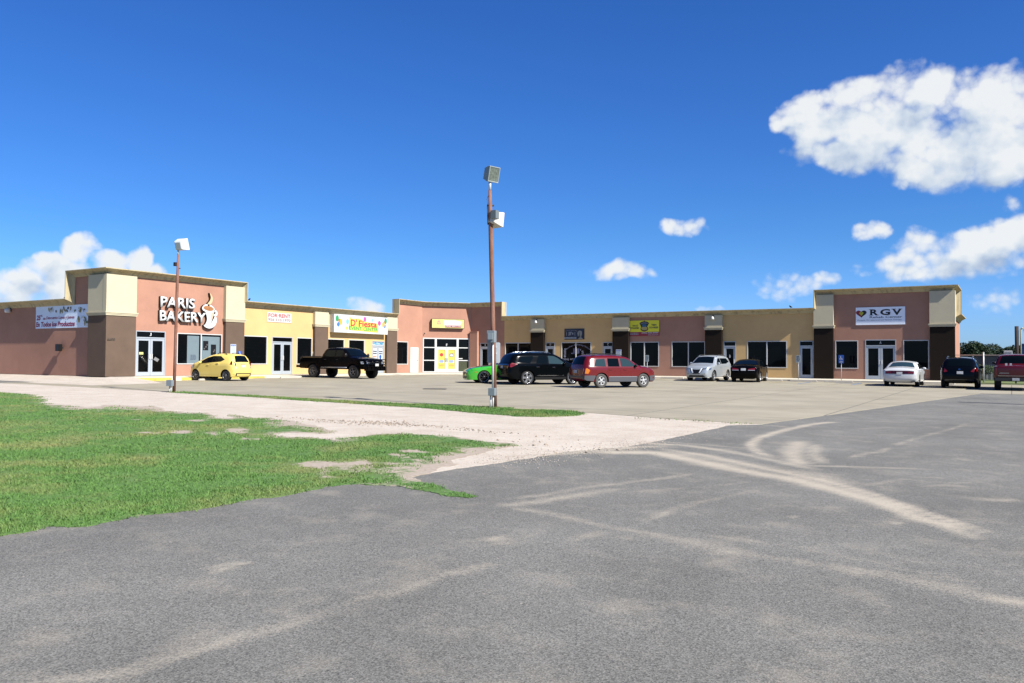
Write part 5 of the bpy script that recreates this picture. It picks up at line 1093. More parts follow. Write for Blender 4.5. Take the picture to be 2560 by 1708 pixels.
    if o.get('rear_plate'):
        y0, z0 = o['rear_plate']; end('number_plate', [(y0 - .16, z0), (y0 + .16, z0), (y0 + .16, z0 + .15), (y0 - .16, z0 + .15)], PLATE, 'rear', .02)
    if o.get('front_plate'):
        y0, z0 = o['front_plate']; end('number_plate', [(y0 - .16, z0), (y0 + .16, z0), (y0 + .16, z0 + .15), (y0 - .16, z0 + .15)], PLATE, 'front', .03)
    return c
def scale_car(c, s): c.root.scale = (s, s, s)
def sym(end_or_fn, nm, poly, m, which, off=.012):
    end_or_fn(nm, poly, m, which, off); end_or_fn(nm, [(-y, z) for y, z in poly][::-1], m, which, off)
CP = GD['car']; D2 = math.radians
# --- yellow hatchback, nose to the bakery
c = build_car('parked_hatchback', 'small yellow hatchback parked nose in at the bakery window', CP['yellow'], D2(185), ('rear', 'left'), dict(
    L=3.64, W=1.60, sill=.24, belt=1.0, axles=(.60, 2.98), R=.305, tum=.40, pf=.3, pr=.17, ar=.6, spokes=10, spw=(.09, .06), rim=mat('dark_silver_rim', (.25, .25, .26), .3, metal=.6), paint=paint('yellow_car_paint', (1.12, .86, .22), 0., .3, .4), rimf=.72,
    out=[(.06, .26), (.0, .42), (.0, .6), (.05, .9), (.17, 1.14), (.30, 1.38), (.42, 1.48), (1.1, 1.53), (1.7, 1.515), (2.1, 1.41), (2.75, 1.12), (3.15, 1.0), (3.45, .84), (3.6, .64), (3.64, .42), (3.58, .22)],
    doors=[[(1.05, .34), (1.72, .34), (1.72, 1.0), (.95, 1.07), (.98, .7)], [(1.75, .34), (2.55, .34), (2.62, .96), (1.75, 1.0)]], handles=[(1.2, 1.0), (1.95, .9)],
    win=[[(.74, 1.22), (1.0, 1.10), (1.66, 1.05), (1.66, 1.42), (1.1, 1.41)], [(1.665, 1.05), (2.62, .98), (2.50, 1.12), (2.12, 1.31), (1.665, 1.42)]], gm=CGLASS,
    wind=((1.86, 1.48), (2.72, 1.13), .88, .92), rearw=((.13, 1.07), (.33, 1.42), .86, .78), mirror=(2.5, 1.05), rear_plate=(0, .78), rails=(.75, 1.5, DARKM)))
scale_car(c, 1.035)
for s in (1, -1):
    c.end('taillight', [(s * .52, .98), (s * .60, .82), (s * .70, .86), (s * .72, 1.08), (s * .60, 1.12)][::s], REDL, 'rear', .014); c.end('reverse_light', [(s * .52, .72), (s * .60, .72), (s * .66, .84), (s * .58, .84)][::s], CLEARL, 'rear', .013)
    c.side('taillight_side', [(.12, .92), (.28, .95), (.26, 1.12), (.18, 1.14)], REDL, s, .01); c.side('headlight', [(3.15, .78), (3.42, .66), (3.46, .76), (3.05, .98)], CLEARL, s, .01)
c.end('bumper_insert', [(-.72, .30), (.72, .30), (.60, .46), (-.60, .46)], mat('dark_bumper', (.03, .03, .03), .5), 'rear', .012); c.end('bumper_skirt', [(-.5, .30), (.52, .30), (.52, .41), (-.5, .41)], _M['yellow_car_paint'], 'rear', .03); c.end('boot_handle', [(-.2, .945), (.2, .945), (.2, .965), (-.2, .965)], DARKM, 'rear', .014)
# --- black lifted pickup, backed in
BLK = mat('black_car_paint', (.003, .003, .004), .16, 0., .07)
c = build_car('parked_pickup', 'lifted black crew cab pickup truck backed in by the event center', CP['blackpickup'], D2(0), ('front', 'right'), dict(
    L=5.95, W=2.04, sill=.62, belt=1.36, axles=(1.28, 4.85), R=.44, gap=.08, tum=.30, pf=.10, pr=.02, bed=2.0, spokes=5, rimf=.56, cat='pickup truck', paint=BLK, rim=mat('steel_grey_rim', (.18, .18, .19), .35, metal=.6), mirz=.14, mirror_m=BLACK, tw=.3,
    out=[(.06, .62), (.02, .7), (.02, 1.3), (.06, 1.37), (1.0, 1.38), (1.98, 1.38), (2.05, 1.42), (2.26, 1.86), (2.42, 1.95), (3.1, 1.99), (3.75, 1.95), (4.0, 1.85), (4.5, 1.45), (4.65, 1.38), (5.5, 1.28), (5.78, 1.18), (5.85, .95), (5.86, .62)],
    doors=[[(2.35, .66), (3.28, .66), (3.28, 1.36), (2.2, 1.36)], [(3.32, .66), (4.3, .66), (4.42, 1.36), (3.32, 1.36)]], handles=[(2.45, 1.22), (3.5, 1.22)], handle_m=BLACK,
    win=[[(2.32, 1.42), (3.26, 1.42), (3.26, 1.84), (2.5, 1.84)], [(3.34, 1.42), (4.38, 1.42), (4.02, 1.72), (3.86, 1.84), (3.34, 1.84)]], wind=((3.93, 1.88), (4.5, 1.45), .9, .93), mirror=(4.32, 1.5)))
scale_car(c, 1.03)
bm = bmesh.new()
for s in (1, -1): add_tube(bm, [(2.1 - 3.065, s * 1.04, .70), (4.35 - 3.065, s * 1.04, .70)], .04, 8)
from_bm('side_step', bm, mat('step_steel', (.5, .5, .52), .3, metal=.8), c.root, True)
bm = bmesh.new(); X = 5.98 - 3.065
for z in (.78, .92, 1.08, 1.24): add_tube(bm, [(X - .28, -.98, z), (X, -.8, z), (X + .02, 0, z), (X, .8, z), (X - .28, .98, z)], .03, 8)
for y in (-.82, -.42, -.1, .1, .42, .82): add_tube(bm, [(X, y, .6), (X + .02, y, 1.28)], .03, 8)
add_box(bm, X - .2, X - .02, -.95, .95, .52, .76); from_bm('grille_guard', bm, BLK, c.root)
c.end('grille', [(-.5, .9), (.5, .9), (.52, 1.14), (-.52, 1.14)], DARKM, 'front', .012)
for s in (1, -1): c.end('headlight', [(s * .6, .94), (s * .84, .94), (s * .86, 1.14), (s * .6, 1.12)][::s], CLEARL, 'front', .014); c.side('headlight_side', [(5.55, .95), (5.76, .95), (5.74, 1.12), (5.5, 1.1)], CLEARL, s, .01)
c.end('hood_trim', [(-.6, 1.17), (.6, 1.17), (.6, 1.2), (-.6, 1.2)], CHROME, 'front', .016)
bm = bmesh.new(); add_box(bm, X + .03, X + .05, -.16, .16, .82, .98); from_bm('number_plate', bm, mat('white_plate', (.7, .7, .68), .5), c.root)
bm = bmesh.new(); add_box(bm, -.32 - 3.065, .05 - 3.065, -.95, .95, .66, .82); bmesh.ops.bevel(bm, geom=bm.edges[:], offset=.03, segments=2, affect='EDGES'); from_bm('rear_bumper', bm, BLACK, c.root)
bm = bmesh.new(); add_box(bm, .12 - 3.065, 1.92 - 3.065, -.86, .86, 1.375, 1.43); from_bm('bed_cover', bm, mat('bed_liner', (.03, .03, .032), .7), c.root)
bm = bmesh.new(); add_tube(bm, [(.95 - 3.065, -.7, 1.4), (.99 - 3.065, -.7, 1.72)], .02, 6); from_bm('bed_post', bm, mat('grey_metal', (.4, .42, .43), .4, metal=.5), c.root)
# --- green coupe with black bonnet
GRNP = paint('lime_green_paint', (.06, .52, .03), 0., .22, 1.)
c = build_car('parked_coupe', 'lime green coupe with dark bonnet partly behind the tall pole', CP['green'], D2(226), ('front', 'left'), dict(
    L=4.84, W=1.92, sill=.2, belt=.98, axles=(1.02, 3.87), R=.355, gap=.05, tum=.5, pf=.24, pr=.14, spokes=7, rimf=.74, rim=RIMD, lip=CHROME, paint=GRNP, spw=(.1, .1),
    out=[(.1, .3), (0, .5), (.03, .85), (.15, 1.02), (.7, 1.03), (1.2, 1.22), (1.6, 1.35), (2.1, 1.38), (2.5, 1.33), (3.15, 1.04), (3.35, .99), (4.1, .93), (4.55, .84), (4.78, .72), (4.86, .5), (4.8, .18)],
    doors=[[(1.9, .26), (3.15, .26), (3.2, .95), (1.75, .96)]], handles=[(1.95, .88)], win=[[(1.55, 1.02), (2.95, 1.02), (2.5, 1.24), (2.1, 1.3), (1.7, 1.26)]], wind=((2.45, 1.34), (3.2, 1.03), .86, .93), rearw=((.8, 1.06), (1.5, 1.32), .85, .8), mirror=(2.95, 1.02)))
c.glass('bonnet', (3.3, 1.0), (4.66, .8), .78, .70, mat('black_bonnet', (.006, .035, .02), .15, coat=1.), .006)
c.end('grille', [(-.66, .56), (.66, .56), (.72, .70), (.5, .735), (-.5, .735), (-.72, .70)], BLACK, 'front', .012); c.end('lower_grille', [(-.5, .26), (.5, .26), (.42, .40), (-.42, .40)], BLACK, 'front', .012)
c.end('front_plate', [(-.16, .42), (.16, .42), (.16, .56), (-.16, .56)], mat('dark_plate', (.08, .09, .09), .5, var=.5, vscale=30), 'front', .02)
for s in (1, -1): c.end('headlight', [(s * .52, .585), (s * .68, .6), (s * .68, .69), (s * .52, .71)][::s], CLEARL, 'front', .016); c.end('fog_light', ell(s * .62, .36, .055, .055, 10)[::s], BLACK, 'front', .014); c.side('side_marker', [(4.3, .62), (4.42, .62), (4.42, .66), (4.3, .66)], AMBER, s, .01)
# --- large black SUV with chrome rails
c = build_car('parked_sport_utility_car', 'black sport utility car with chrome roof rails behind the maroon one', CP['blacksuv'], D2(56), ('rear', 'right'), dict(
    L=5.0, W=2.0, sill=.30, belt=1.12, axles=(1.12, 3.98), R=.385, tum=.34, pf=.2, pr=.12, spokes=5, rimf=.74, spw=(.26, .34), rim=mat('polished_rim', (.8, .82, .85), .18, metal=.8), paint=mat('black_blue_paint', (.003, .004, .005), .12, 0., .1), handle_m=CHROME, cat='sport utility car',
    out=[(.1, .36), (0, .5), (.02, .8), (.05, 1.1), (.14, 1.24), (.36, 1.62), (.5, 1.72), (1.4, 1.79), (2.5, 1.78), (3.0, 1.70), (3.75, 1.24), (4.0, 1.17), (4.65, 1.08), (4.9, .96), (4.98, .68), (4.96, .42), (4.86, .28)],
    doors=[[(1.55, .42), (2.42, .42), (2.42, 1.12), (1.62, 1.14), (1.5, .8)], [(2.46, .42), (3.45, .42), (3.5, 1.1), (2.46, 1.12)]], handles=[(1.75, 1.0), (2.75, .98)],
    win=[[(.52, 1.26), (1.28, 1.2), (1.52, 1.5), (1.5, 1.6), (.72, 1.56)], [(1.66, 1.2), (2.38, 1.18), (2.38, 1.62), (1.86, 1.61)], [(2.46, 1.18), (3.52, 1.16), (3.05, 1.5), (2.8, 1.61), (2.46, 1.62)]], gm=[CGLASS, CGLASS, PGLASS],
    wind=((3.0, 1.69), (3.74, 1.25), .9, .92), rearw=((.14, 1.24), (.38, 1.63), .88, .84), mirror=(3.4, 1.2), rails=(.7, 2.7, CHROME), rear_plate=(.0, .92), clad=.44, clad_m=BLACK))
for s in (1, -1): c.end('taillight', [(s * .62, .92), (s * .74, .92), (s * .96, 1.12), (s * .72, 1.15)][::s], REDL, 'rear', .016); c.side('taillight_side', [(.06, .98), (.16, .98), (.52, 1.16), (.2, 1.22), (.1, 1.16)], REDL, s, .012); c.side('chrome_strip', [(1.6, .5), (3.4, .5), (3.4, .53), (1.6, .53)], CHROME, s, .02)
c.end('boot_trim', [(-.66, 1.12), (.66, 1.12), (.66, 1.15), (-.66, 1.15)], CHROME, 'rear', .016)
# --- maroon SUV with grey cladding
MAR = paint('maroon_paint', (.17, .006, .006), 0., .22, .25)
c = build_car('parked_sport_utility_car', 'maroon sport utility car with grey lower cladding and black roof rack', CP['maroon'], D2(58), ('rear', 'right'), dict(
    L=4.5, W=1.84, sill=.32, belt=1.04, axles=(.98, 3.60), R=.365, tum=.36, pf=.24, pr=.16, spokes=5, rimf=.60, spw=(.26, .2), tyre=TYREG, rim=mat('silver_grey_rim', (.66, .66, .64), .35, metal=.4), paint=MAR, cat='sport utility car', mirror_m=BLACK,
    out=[(.1, .40), (0, .5), (.0, .7), (.05, 1.0), (.14, 1.27), (.28, 1.55), (.45, 1.64), (1.5, 1.67), (2.4, 1.64), (2.75, 1.55), (3.3, 1.16), (3.6, 1.09), (4.1, 1.02), (4.36, .90), (4.46, .66), (4.46, .42), (4.36, .30)],
    doors=[[(1.42, .60), (2.1, .60), (2.1, 1.04), (1.36, 1.04), (1.32, .85)], [(2.14, .60), (3.1, .60), (3.15, 1.02), (2.14, 1.04)]], handles=[(1.5, .93), (2.4, .93)],
    win=[[(.54, 1.12), (1.25, 1.10), (1.25, 1.50), (.74, 1.47)], [(1.38, 1.10), (2.08, 1.10), (2.08, 1.52), (1.42, 1.52)], [(2.2, 1.10), (3.16, 1.10), (2.72, 1.44), (2.5, 1.52), (2.2, 1.53)]], gm=[PGLASS, CGLASS, PGLASS],
    wind=((2.72, 1.57), (3.35, 1.14), .88, .92), rearw=((.16, 1.16), (.38, 1.54), .86, .8), mirror=(3.05, 1.14), rails=(.5, 2.55, BLACK), rear_plate=(.0, .76), clad=.56, clad_m=CLAD))
for s in (1, -1):
    c.end('taillight', [(s * .66, .72), (s * .84, .72), (s * .84, 1.0), (s * .68, 1.0)][::s], AMBER, 'rear', .016); c.side('taillight_side', [(.04, .74), (.26, .72), (.30, .92), (.14, 1.02), (.08, .98)], AMBER, s, .012); c.side('taillight_rim', [(.20, .71), (.36, .74), (.36, .96), (.26, .98), (.30, .9)], REDL, s, .014)
    c.side('rear_cladding', [(.02, .45), (.14, .38), (.5, .36), (.60, .58), (.58, .64), (.03, .64)], CLAD, s, .014, .08); c.side('front_cladding', [(4.02, .36), (4.34, .34), (4.44, .45), (4.42, .64), (4.0, .62)], CLAD, s, .014, .08); c.side('fog_lamp', ell(4.28, .52, .06, .05, 8), REDL, s, .02); c.side('cladding_trim', [(1.42, .565), (3.14, .565), (3.14, .59), (1.42, .59)], mat('pale_trim', (.42, .42, .45), .4), s, .02)
c.end('rear_cladding', [(-.84, .42), (.84, .42), (.84, .62), (-.84, .62)], CLAD, 'rear', .014)
bm = bmesh.new()
for x in (.95, 1.5, 2.05): add_tube(bm, [(x - 2.29, -.55, 1.76), (x - 2.29, .55, 1.76)], .018, 6)
from_bm('roof_bar', bm, BLACK, c.root)
# --- silver crossover facing out
SIL = paint('silver_paint', (.56, .61, .65), .3, .3, .5)
c = build_car('parked_crossover', 'silver crossover backed in and facing the camera by door B', CP['silver'], D2(268), ('front', 'left'), dict(
    L=4.68, W=1.84, sill=.28, belt=1.08, axles=(1.02, 3.73), R=.355, tum=.36, pf=.26, pr=.16, spokes=5, rimf=.66, spw=(.2, .16), paint=SIL, cat='sport utility car',
    out=[(.1, .36), (0, .5), (.02, .8), (.08, 1.05), (.24, 1.3), (.45, 1.58), (.65, 1.66), (1.5, 1.71), (2.4, 1.69), (2.8, 1.60), (3.45, 1.17), (3.75, 1.08), (4.3, 1.0), (4.52, .93), (4.64, .72), (4.68, .46), (4.58, .26)],
    doors=[[(1.45, .38), (2.3, .38), (2.3, 1.07), (1.5, 1.1), (1.42, .8)], [(2.34, .38), (3.25, .38), (3.3, 1.04), (2.34, 1.07)]], handles=[(1.6, .98), (2.55, .95)], handle_m=SIL,
    win=[[(.62, 1.3), (1.3, 1.16), (2.28, 1.14), (2.28, 1.53), (1.0, 1.53)], [(2.36, 1.14), (3.25, 1.12), (2.85, 1.44), (2.7, 1.52), (2.36, 1.54)]], wind=((2.78, 1.61), (3.44, 1.18), .9, .92), rearw=((.22, 1.27), (.46, 1.59), .84, .8), mirror=(3.1, 1.18), rails=(.8, 2.6, CHROME)))
c.end('grille', [(-.52, .84), (-.36, .60), (-.22, .50), (.22, .50), (.36, .60), (.52, .84), (.5, .90), (-.5, .90)], BLACK, 'front', .012)
for s in (1, -1):
    c.end('grille_trim', [(s * .34, .87), (s * .45, .87), (s * .29, .56), (s * .20, .56)][::s], mat('silver_trim', (1.1, 1.15, 1.2), .3), 'front', .018); c.end('headlight', [(s * .50, .78), (s * .82, .84), (s * .80, .94), (s * .52, .90)][::s], mat('blue_tinted_lens', (.10, .16, .26), .2, coat=.2), 'front', .016)
    c.end('fog_recess', [(s * .58, .46), (s * .78, .50), (s * .78, .58), (s * .58, .54)][::s], BLACK, 'front', .014); c.side('headlight_side', [(4.2, .80), (4.42, .74), (4.44, .84), (4.2, .92)], _M['blue_tinted_lens'], s, .01)
c.end('lower_grille', [(-.62, .28), (.62, .28), (.5, .40), (-.5, .40)], BLACK, 'front', .014)
# --- black sedan nose in
c = build_car('parked_sedan', 'black sedan parked nose in right of the silver car', CP['sedan'], D2(96), ('rear', 'right'), dict(
    L=4.85, W=1.85, sill=.24, belt=.98, axles=(1.05, 3.85), R=.335, tum=.46, pf=.22, pr=.14, spokes=8, rimf=.72, spw=(.12, .1), paint=BLK, rim=RIMS,
    out=[(.12, .30), (0, .45), (.0, .8), (.06, 1.0), (.2, 1.05), (.75, 1.08), (.95, 1.12), (1.6, 1.37), (2.1, 1.46), (2.7, 1.46), (3.0, 1.40), (3.75, 1.02), (4.3, .92), (4.65, .8), (4.83, .6), (4.84, .38), (4.75, .22)],
    doors=[[(1.45, .32), (2.25, .32), (2.25, .98), (1.5, 1.0)], [(2.29, .32), (3.3, .32), (3.36, .97), (2.29, .98)]], handles=[(1.6, .9), (2.5, .88)],
    win=[[(1.2, 1.05), (2.22, 1.03), (2.22, 1.36), (1.7, 1.32)], [(2.30, 1.03), (3.35, 1.02), (2.95, 1.28), (2.7, 1.36), (2.30, 1.37)]], wind=((2.95, 1.42), (3.7, 1.04), .88, .93), rearw=((.92, 1.12), (1.62, 1.38), .88, .82), mirror=(3.2, 1.05), rear_plate=(.0, .76)))
for s in (1, -1): c.end('taillight', [(s * .30, .80), (s * .84, .80), (s * .84, .94), (s * .34, .88)][::s], REDL, 'rear', .016); c.end('light_strip', [(s * .30, .77), (s * .80, .77), (s * .80, .80), (s * .30, .80)][::s], CLEARL, 'rear', .018)
# --- white older sedan
WP = paint('white_car_paint', (.80, .82, .83), 0., .3, .6)
c = build_car('parked_sedan', 'white older sedan parked nose in at door A', CP['white'], D2(90), ('rear', 'right'), dict(
    L=5.05, W=1.90, sill=.26, belt=.94, axles=(1.15, 3.95), R=.33, tum=.46, pf=.2, pr=.13, spokes=8, rimf=.62, spw=(.2, .16), paint=WP, bulge=.07,
    out=[(.12, .32), (0, .42), (-.0, .7), (.05, .95), (.2, 1.02), (.85, 1.06), (1.05, 1.10), (1.6, 1.34), (2.0, 1.41), (2.75, 1.42), (3.05, 1.36), (3.75, 1.0), (4.4, .9), (4.85, .78), (5.02, .6), (5.04, .4), (4.95, .24)],
    doors=[[(1.55, .34), (2.4, .34), (2.4, .95), (1.55, .96)], [(2.44, .34), (3.4, .34), (3.46, .94), (2.44, .95)]], handles=[(1.7, .86), (2.6, .86)],
    win=[[(1.35, 1.02), (2.36, 1.0), (2.36, 1.32), (1.75, 1.3)], [(2.46, 1.0), (3.42, 1.0), (3.02, 1.24), (2.8, 1.32), (2.46, 1.33)]], wind=((3.0, 1.38), (3.7, 1.02), .88, .93), rearw=((1.0, 1.09), (1.62, 1.35), .9, .8), rm=PGLASS, mirror=(3.3, 1.02), rear_plate=(.0, .70)))
c.end('taillight_bar', [(-.88, .74), (.88, .74), (.86, .89), (.5, .92), (-.5, .92), (-.86, .89)], mat('smoked_red_lens', (.05, .006, .010), .2), 'rear', .014)
for s in (1, -1): c.end('taillight', [(s * .46, .765), (s * .84, .775), (s * .80, .87), (s * .46, .88)][::s], mat('dark_red_lens', (.16, .010, .016), .2), 'rear', .018)
# --- dark blue crossover
DBL = mat('midnight_paint', (.003, .004, .007), .12, 0., .12)
c = build_car('parked_crossover', 'midnight blue crossover parked between white sedan and red pickup', CP['darksuv'], D2(90), ('rear', 'right'), dict(
    L=4.8, W=1.90, sill=.30, belt=1.08, axles=(1.0, 3.82), R=.37, tum=.40, pf=.24, pr=.16, spokes=5, rimf=.68, paint=DBL, cat='sport utility car',
    out=[(.1, .38), (0, .5), (.0, .8), (.06, 1.06), (.2, 1.28), (.42, 1.56), (.62, 1.65), (1.5, 1.70), (2.4, 1.68), (2.8, 1.58), (3.5, 1.14), (3.8, 1.06), (4.4, .95), (4.66, .8), (4.78, .55), (4.7, .28)],
    doors=[[(1.45, .40), (2.3, .40), (2.3, 1.07), (1.5, 1.1)], [(2.34, .40), (3.3, .40), (3.35, 1.04), (2.34, 1.07)]], handles=[(1.6, .98), (2.55, .95)],
    win=[[(.7, 1.22), (1.3, 1.14), (2.28, 1.12), (2.28, 1.50), (1.0, 1.50)], [(2.36, 1.12), (3.3, 1.10), (2.85, 1.42), (2.7, 1.5), (2.36, 1.52)]], wind=((2.78, 1.59), (3.46, 1.16), .9, .92), rearw=((.15, 1.2), (.42, 1.57), .86, .8), mirror=(3.15, 1.16), rails=(.8, 2.5, CHROME), rear_plate=(-.05, .80), clad=.42))
for s in (1, -1): c.end('taillight', [(s * .58, .94), (s * .72, .90), (s * .90, .96), (s * .88, 1.12), (s * .72, 1.08)][::s], REDL, 'rear', .018); c.side('taillight_side', [(.05, .94), (.24, .98), (.3, 1.12), (.12, 1.12)], REDL, s, .012)
c.end('emblem', ell(-.02, 1.06, .06, .045, 10), CHROME, 'rear', .02); c.end('rear_skirt', [(-.88, .42), (.88, .42), (.86, .52), (-.86, .52)], mat('skirt_grey', (.05, .05, .055), .4), 'rear', .014)
# --- red pickup at the right edge
RDP = paint('red_truck_paint', (.10, .003, .002), .0, .25, .1)
c = build_car('parked_pickup', 'dark red pickup truck at the right edge seen from behind', CP['redpickup'], D2(90), ('rear', 'left'), dict(
    L=5.8, W=2.0, sill=.5, belt=1.24, axles=(1.25, 4.8), R=.40, gap=.08, tum=.32, pf=.12, pr=.02, bed=1.98, spokes=5, rimf=.6, cat='pickup truck', paint=RDP, tw=.28, mirror_m=BLACK,
    out=[(.06, .62), (.02, .7), (.02, 1.2), (.06, 1.27), (1.0, 1.28), (1.98, 1.28), (2.05, 1.32), (2.26, 1.76), (2.42, 1.84), (3.1, 1.88), (3.7, 1.85), (3.95, 1.76), (4.5, 1.34), (4.7, 1.26), (5.4, 1.16), (5.7, 1.0), (5.76, .75), (5.7, .5)],
    doors=[[(2.35, .56), (3.28, .56), (3.28, 1.24), (2.2, 1.24)], [(3.32, .56), (4.3, .56), (4.38, 1.24), (3.32, 1.24)]], handles=[(2.45, 1.12), (3.5, 1.12)],
    win=[[(2.32, 1.32), (3.26, 1.32), (3.26, 1.73), (2.5, 1.73)], [(3.34, 1.32), (4.38, 1.32), (4.02, 1.6), (3.86, 1.73), (3.34, 1.73)]], wind=((3.93, 1.77), (4.48, 1.36), .9, .93), rearw=((2.1, 1.40), (2.3, 1.79), .88, .86), mirror=(4.3, 1.42)))
X0 = -3.025
bm = bmesh.new(); add_box(bm, X0 - .16, X0 + .04, -.95, .95, .5, .68); bmesh.ops.bevel(bm, geom=bm.edges[:], offset=.03, segments=2, affect='EDGES'); add_box(bm, X0 - .2, X0 - .05, -.04, .04, .40, .5); from_bm('rear_bumper', bm, DARKM, c.root)
bm = bmesh.new(); add_box(bm, X0 + .12, X0 + 1.92, -.82, .82, 1.275, 1.30); from_bm('bed_cover', bm, BLACK, c.root)
bm = bmesh.new(); add_box(bm, X0 - .18, X0 - .165, -.16, .16, .53, .67); from_bm('number_plate', bm, PLATE, c.root)
for s in (1, -1): c.end('taillight', [(s * .84, .8), (s * .98, .8), (s * .98, 1.2), (s * .84, 1.2)][::s], REDL, 'rear', .014)
c.end('tailgate_trim', [(.3, .90), (.72, .90), (.72, .93), (.3, .93)], CHROME, 'rear', .018); c.end('tailgate_edge', [(-.8, .76), (.8, .76), (.8, .785), (-.8, .785)], CHROME, 'rear', .016)
bm = bmesh.new()
for k, y in enumerate((.42, .22)): add_box(bm, X0 + .3, X0 + .36, y - .05, y + .05, 1.3, 1.42)
from_bm('bed_clamp', bm, WHITE, c.root)
# ---------------------------------------------------------------- poles
def mat_rust():
    m, nt, b, P = base('rusty_pole_paint', .8); mp = nt.nodes.new('ShaderNodeMapping'); nt.links.new(P, mp.inputs[0]); mp.inputs['Scale'].default_value = (1, 1, .35)
    n = tex(nt, 'ShaderNodeTexNoise', 9, mp.outputs[0], Detail=6., Roughness=.7); n2 = tex(nt, 'ShaderNodeTexNoise', 50, P, Detail=3.)
    c = mixc(nt, rng(nt, n.outputs['Fac'], .4, .62), (.28, .12, .075), (.36, .19, .14)); c = mixc(nt, rng(nt, n2.outputs['Fac'], .58, .75, 0, .8), c, (.09, .035, .02)); c = mixc(nt, rng(nt, n.outputs['Fac'], .66, .75, 0., .6), c, (.48, .38, .34))
    nt.links.new(c, b.inputs['Base Color']); bumpn(nt, b, n2.outputs['Fac'], .4, .004); return m
RUST = mat_rust(); GALV = mat('galvanised', (.85, .88, .90), .45, metal=.1, var=.1, vscale=10); PVC = mat('white_conduit', (.74, .75, .74), .5)
FLG = mat('floodlight_housing', (.36, .42, .40), .5, var=.06, vscale=5); FLW = mat('floodlight_housing_white', (.80, .84, .84), .5); LAMPG = mat('floodlight_glass', (.20, .24, .20), .08, spec=.8, var=.5, vscale=16)
def floodlight(root, c, size, face, m, name='floodlight', tilt=.0, glassm=LAMPG):
    """tapered housing: wide lens frame towards 'face', narrower back"""
    f = Vector(face).normalized(); r = f.cross(Vector((0, 0, 1))).normalized(); u = r.cross(f)
    w, h, d = size; M = Matrix(((f.x, r.x, u.x, c[0]), (f.y, r.y, u.y, c[1]), (f.z, r.z, u.z, c[2]), (0, 0, 0, 1)))
    bm = bmesh.new(); rows = []
    for x, k in ((-d, .55), (-d * .9, .72), (-.04, 1.), (.03, 1.), (.03, .86), (.015, .84)):
        rows.append([bm.verts.new(M @ Vector((x, a * w / 2 * k, b * h / 2 * k))) for a, b in ((-1, -1), (1, -1), (1, 1), (-1, 1))])
    for i in range(len(rows) - 1):
        for k in range(4): bm.faces.new((rows[i][k], rows[i][(k + 1) % 4], rows[i + 1][(k + 1) % 4], rows[i + 1][k]))
    bm.faces.new(rows[0]); bmesh.ops.bevel(bm, geom=bm.edges[:], offset=.008, segments=1, affect='EDGES')
    o = from_bm(name, bm, m, root); bm = bmesh.new(); bm.faces.new([bm.verts.new(M @ Vector((.016, a * w / 2 * .85, b * h / 2 * .85))) for a, b in ((-1, -1), (1, -1), (1, 1), (-1, 1))]); from_bm('lens', bm, glassm, o)
    return o
def light_pole(label, base_xy, top, rad, loc_z=None):
    x, y = base_xy; z = lot_z(x, y); r = empty('light_pole', (x, y, z), 0, label, 'light pole'); bm = bmesh.new()
    T_ = Vector((top[0] - x, top[1] - y, top[2] - z)); add_tube(bm, [Vector((0, 0, -.05)), T_ * .4, T_ * .82, T_], [rad, rad, rad * .96, rad * .7], 14); from_bm('pole', bm, RUST, r); return r, T_, Vector((x, y, z))
CR = Vector((FH[1], -FH[0], 0)); CF = Vector((FH[0], FH[1], 0))      # image right / away as seen from the road
r, T_, B = light_pole('tall rusty central pole with floodlight and meter box', (-14.0, 21.8), (-14.19, 21.70, 6.5), .075)
bm = bmesh.new(); add_tube(bm, [T_, T_ + Vector((0, 0, .34))], .045, 10); from_bm('pole_cap', bm, GALV, r)
floodlight(r, T_ + CR * .12 + Vector((0, 0, .50)) - CF * .04, (.44, .50, .34), CR * .62 - CF * .70 + Vector((0, 0, -.22)), FLG)
bm = bmesh.new(); add_tube(bm, [T_ * .93 + CR * -.1, T_ * .93 + CR * .12], .03, 8); add_tube(bm, [T_ * .845 - CR * .1, T_ * .845 + CR * .12], .03, 8); add_tube(bm, [T_ * .93 - CR * .085, T_ * .845 - CR * .085], .02, 8); add_tube(bm, [T_ * .985 - CR * .02, T_ * .96 - CR * .1, T_ * .93 - CR * .08], .008, 6)
add_tube(bm, [T_ * .9 + CR * .02, T_ * .9 + CR * .2 - CF * .1], .03, 8); from_bm('bracket', bm, DARKM, r)
o = floodlight(r, T_ * .88 + CR * .24 + Vector((0, 0, -.1)) + CF * .2, (.46, .48, .36), CF * .75 + CR * .62 + Vector((0, 0, -.12)), mat('floodlight_cream', (.80, .76, .68), .5), 'floodlight')
bm = bmesh.new(); add_box(bm, -.1, .1, -.1, .1, -.13, .13, Matrix.Translation(T_ * .885 + CR * .14 - CF * .1)); from_bm('ballast', bm, mat('ballast_grey', (.2, .24, .25), .5), r)
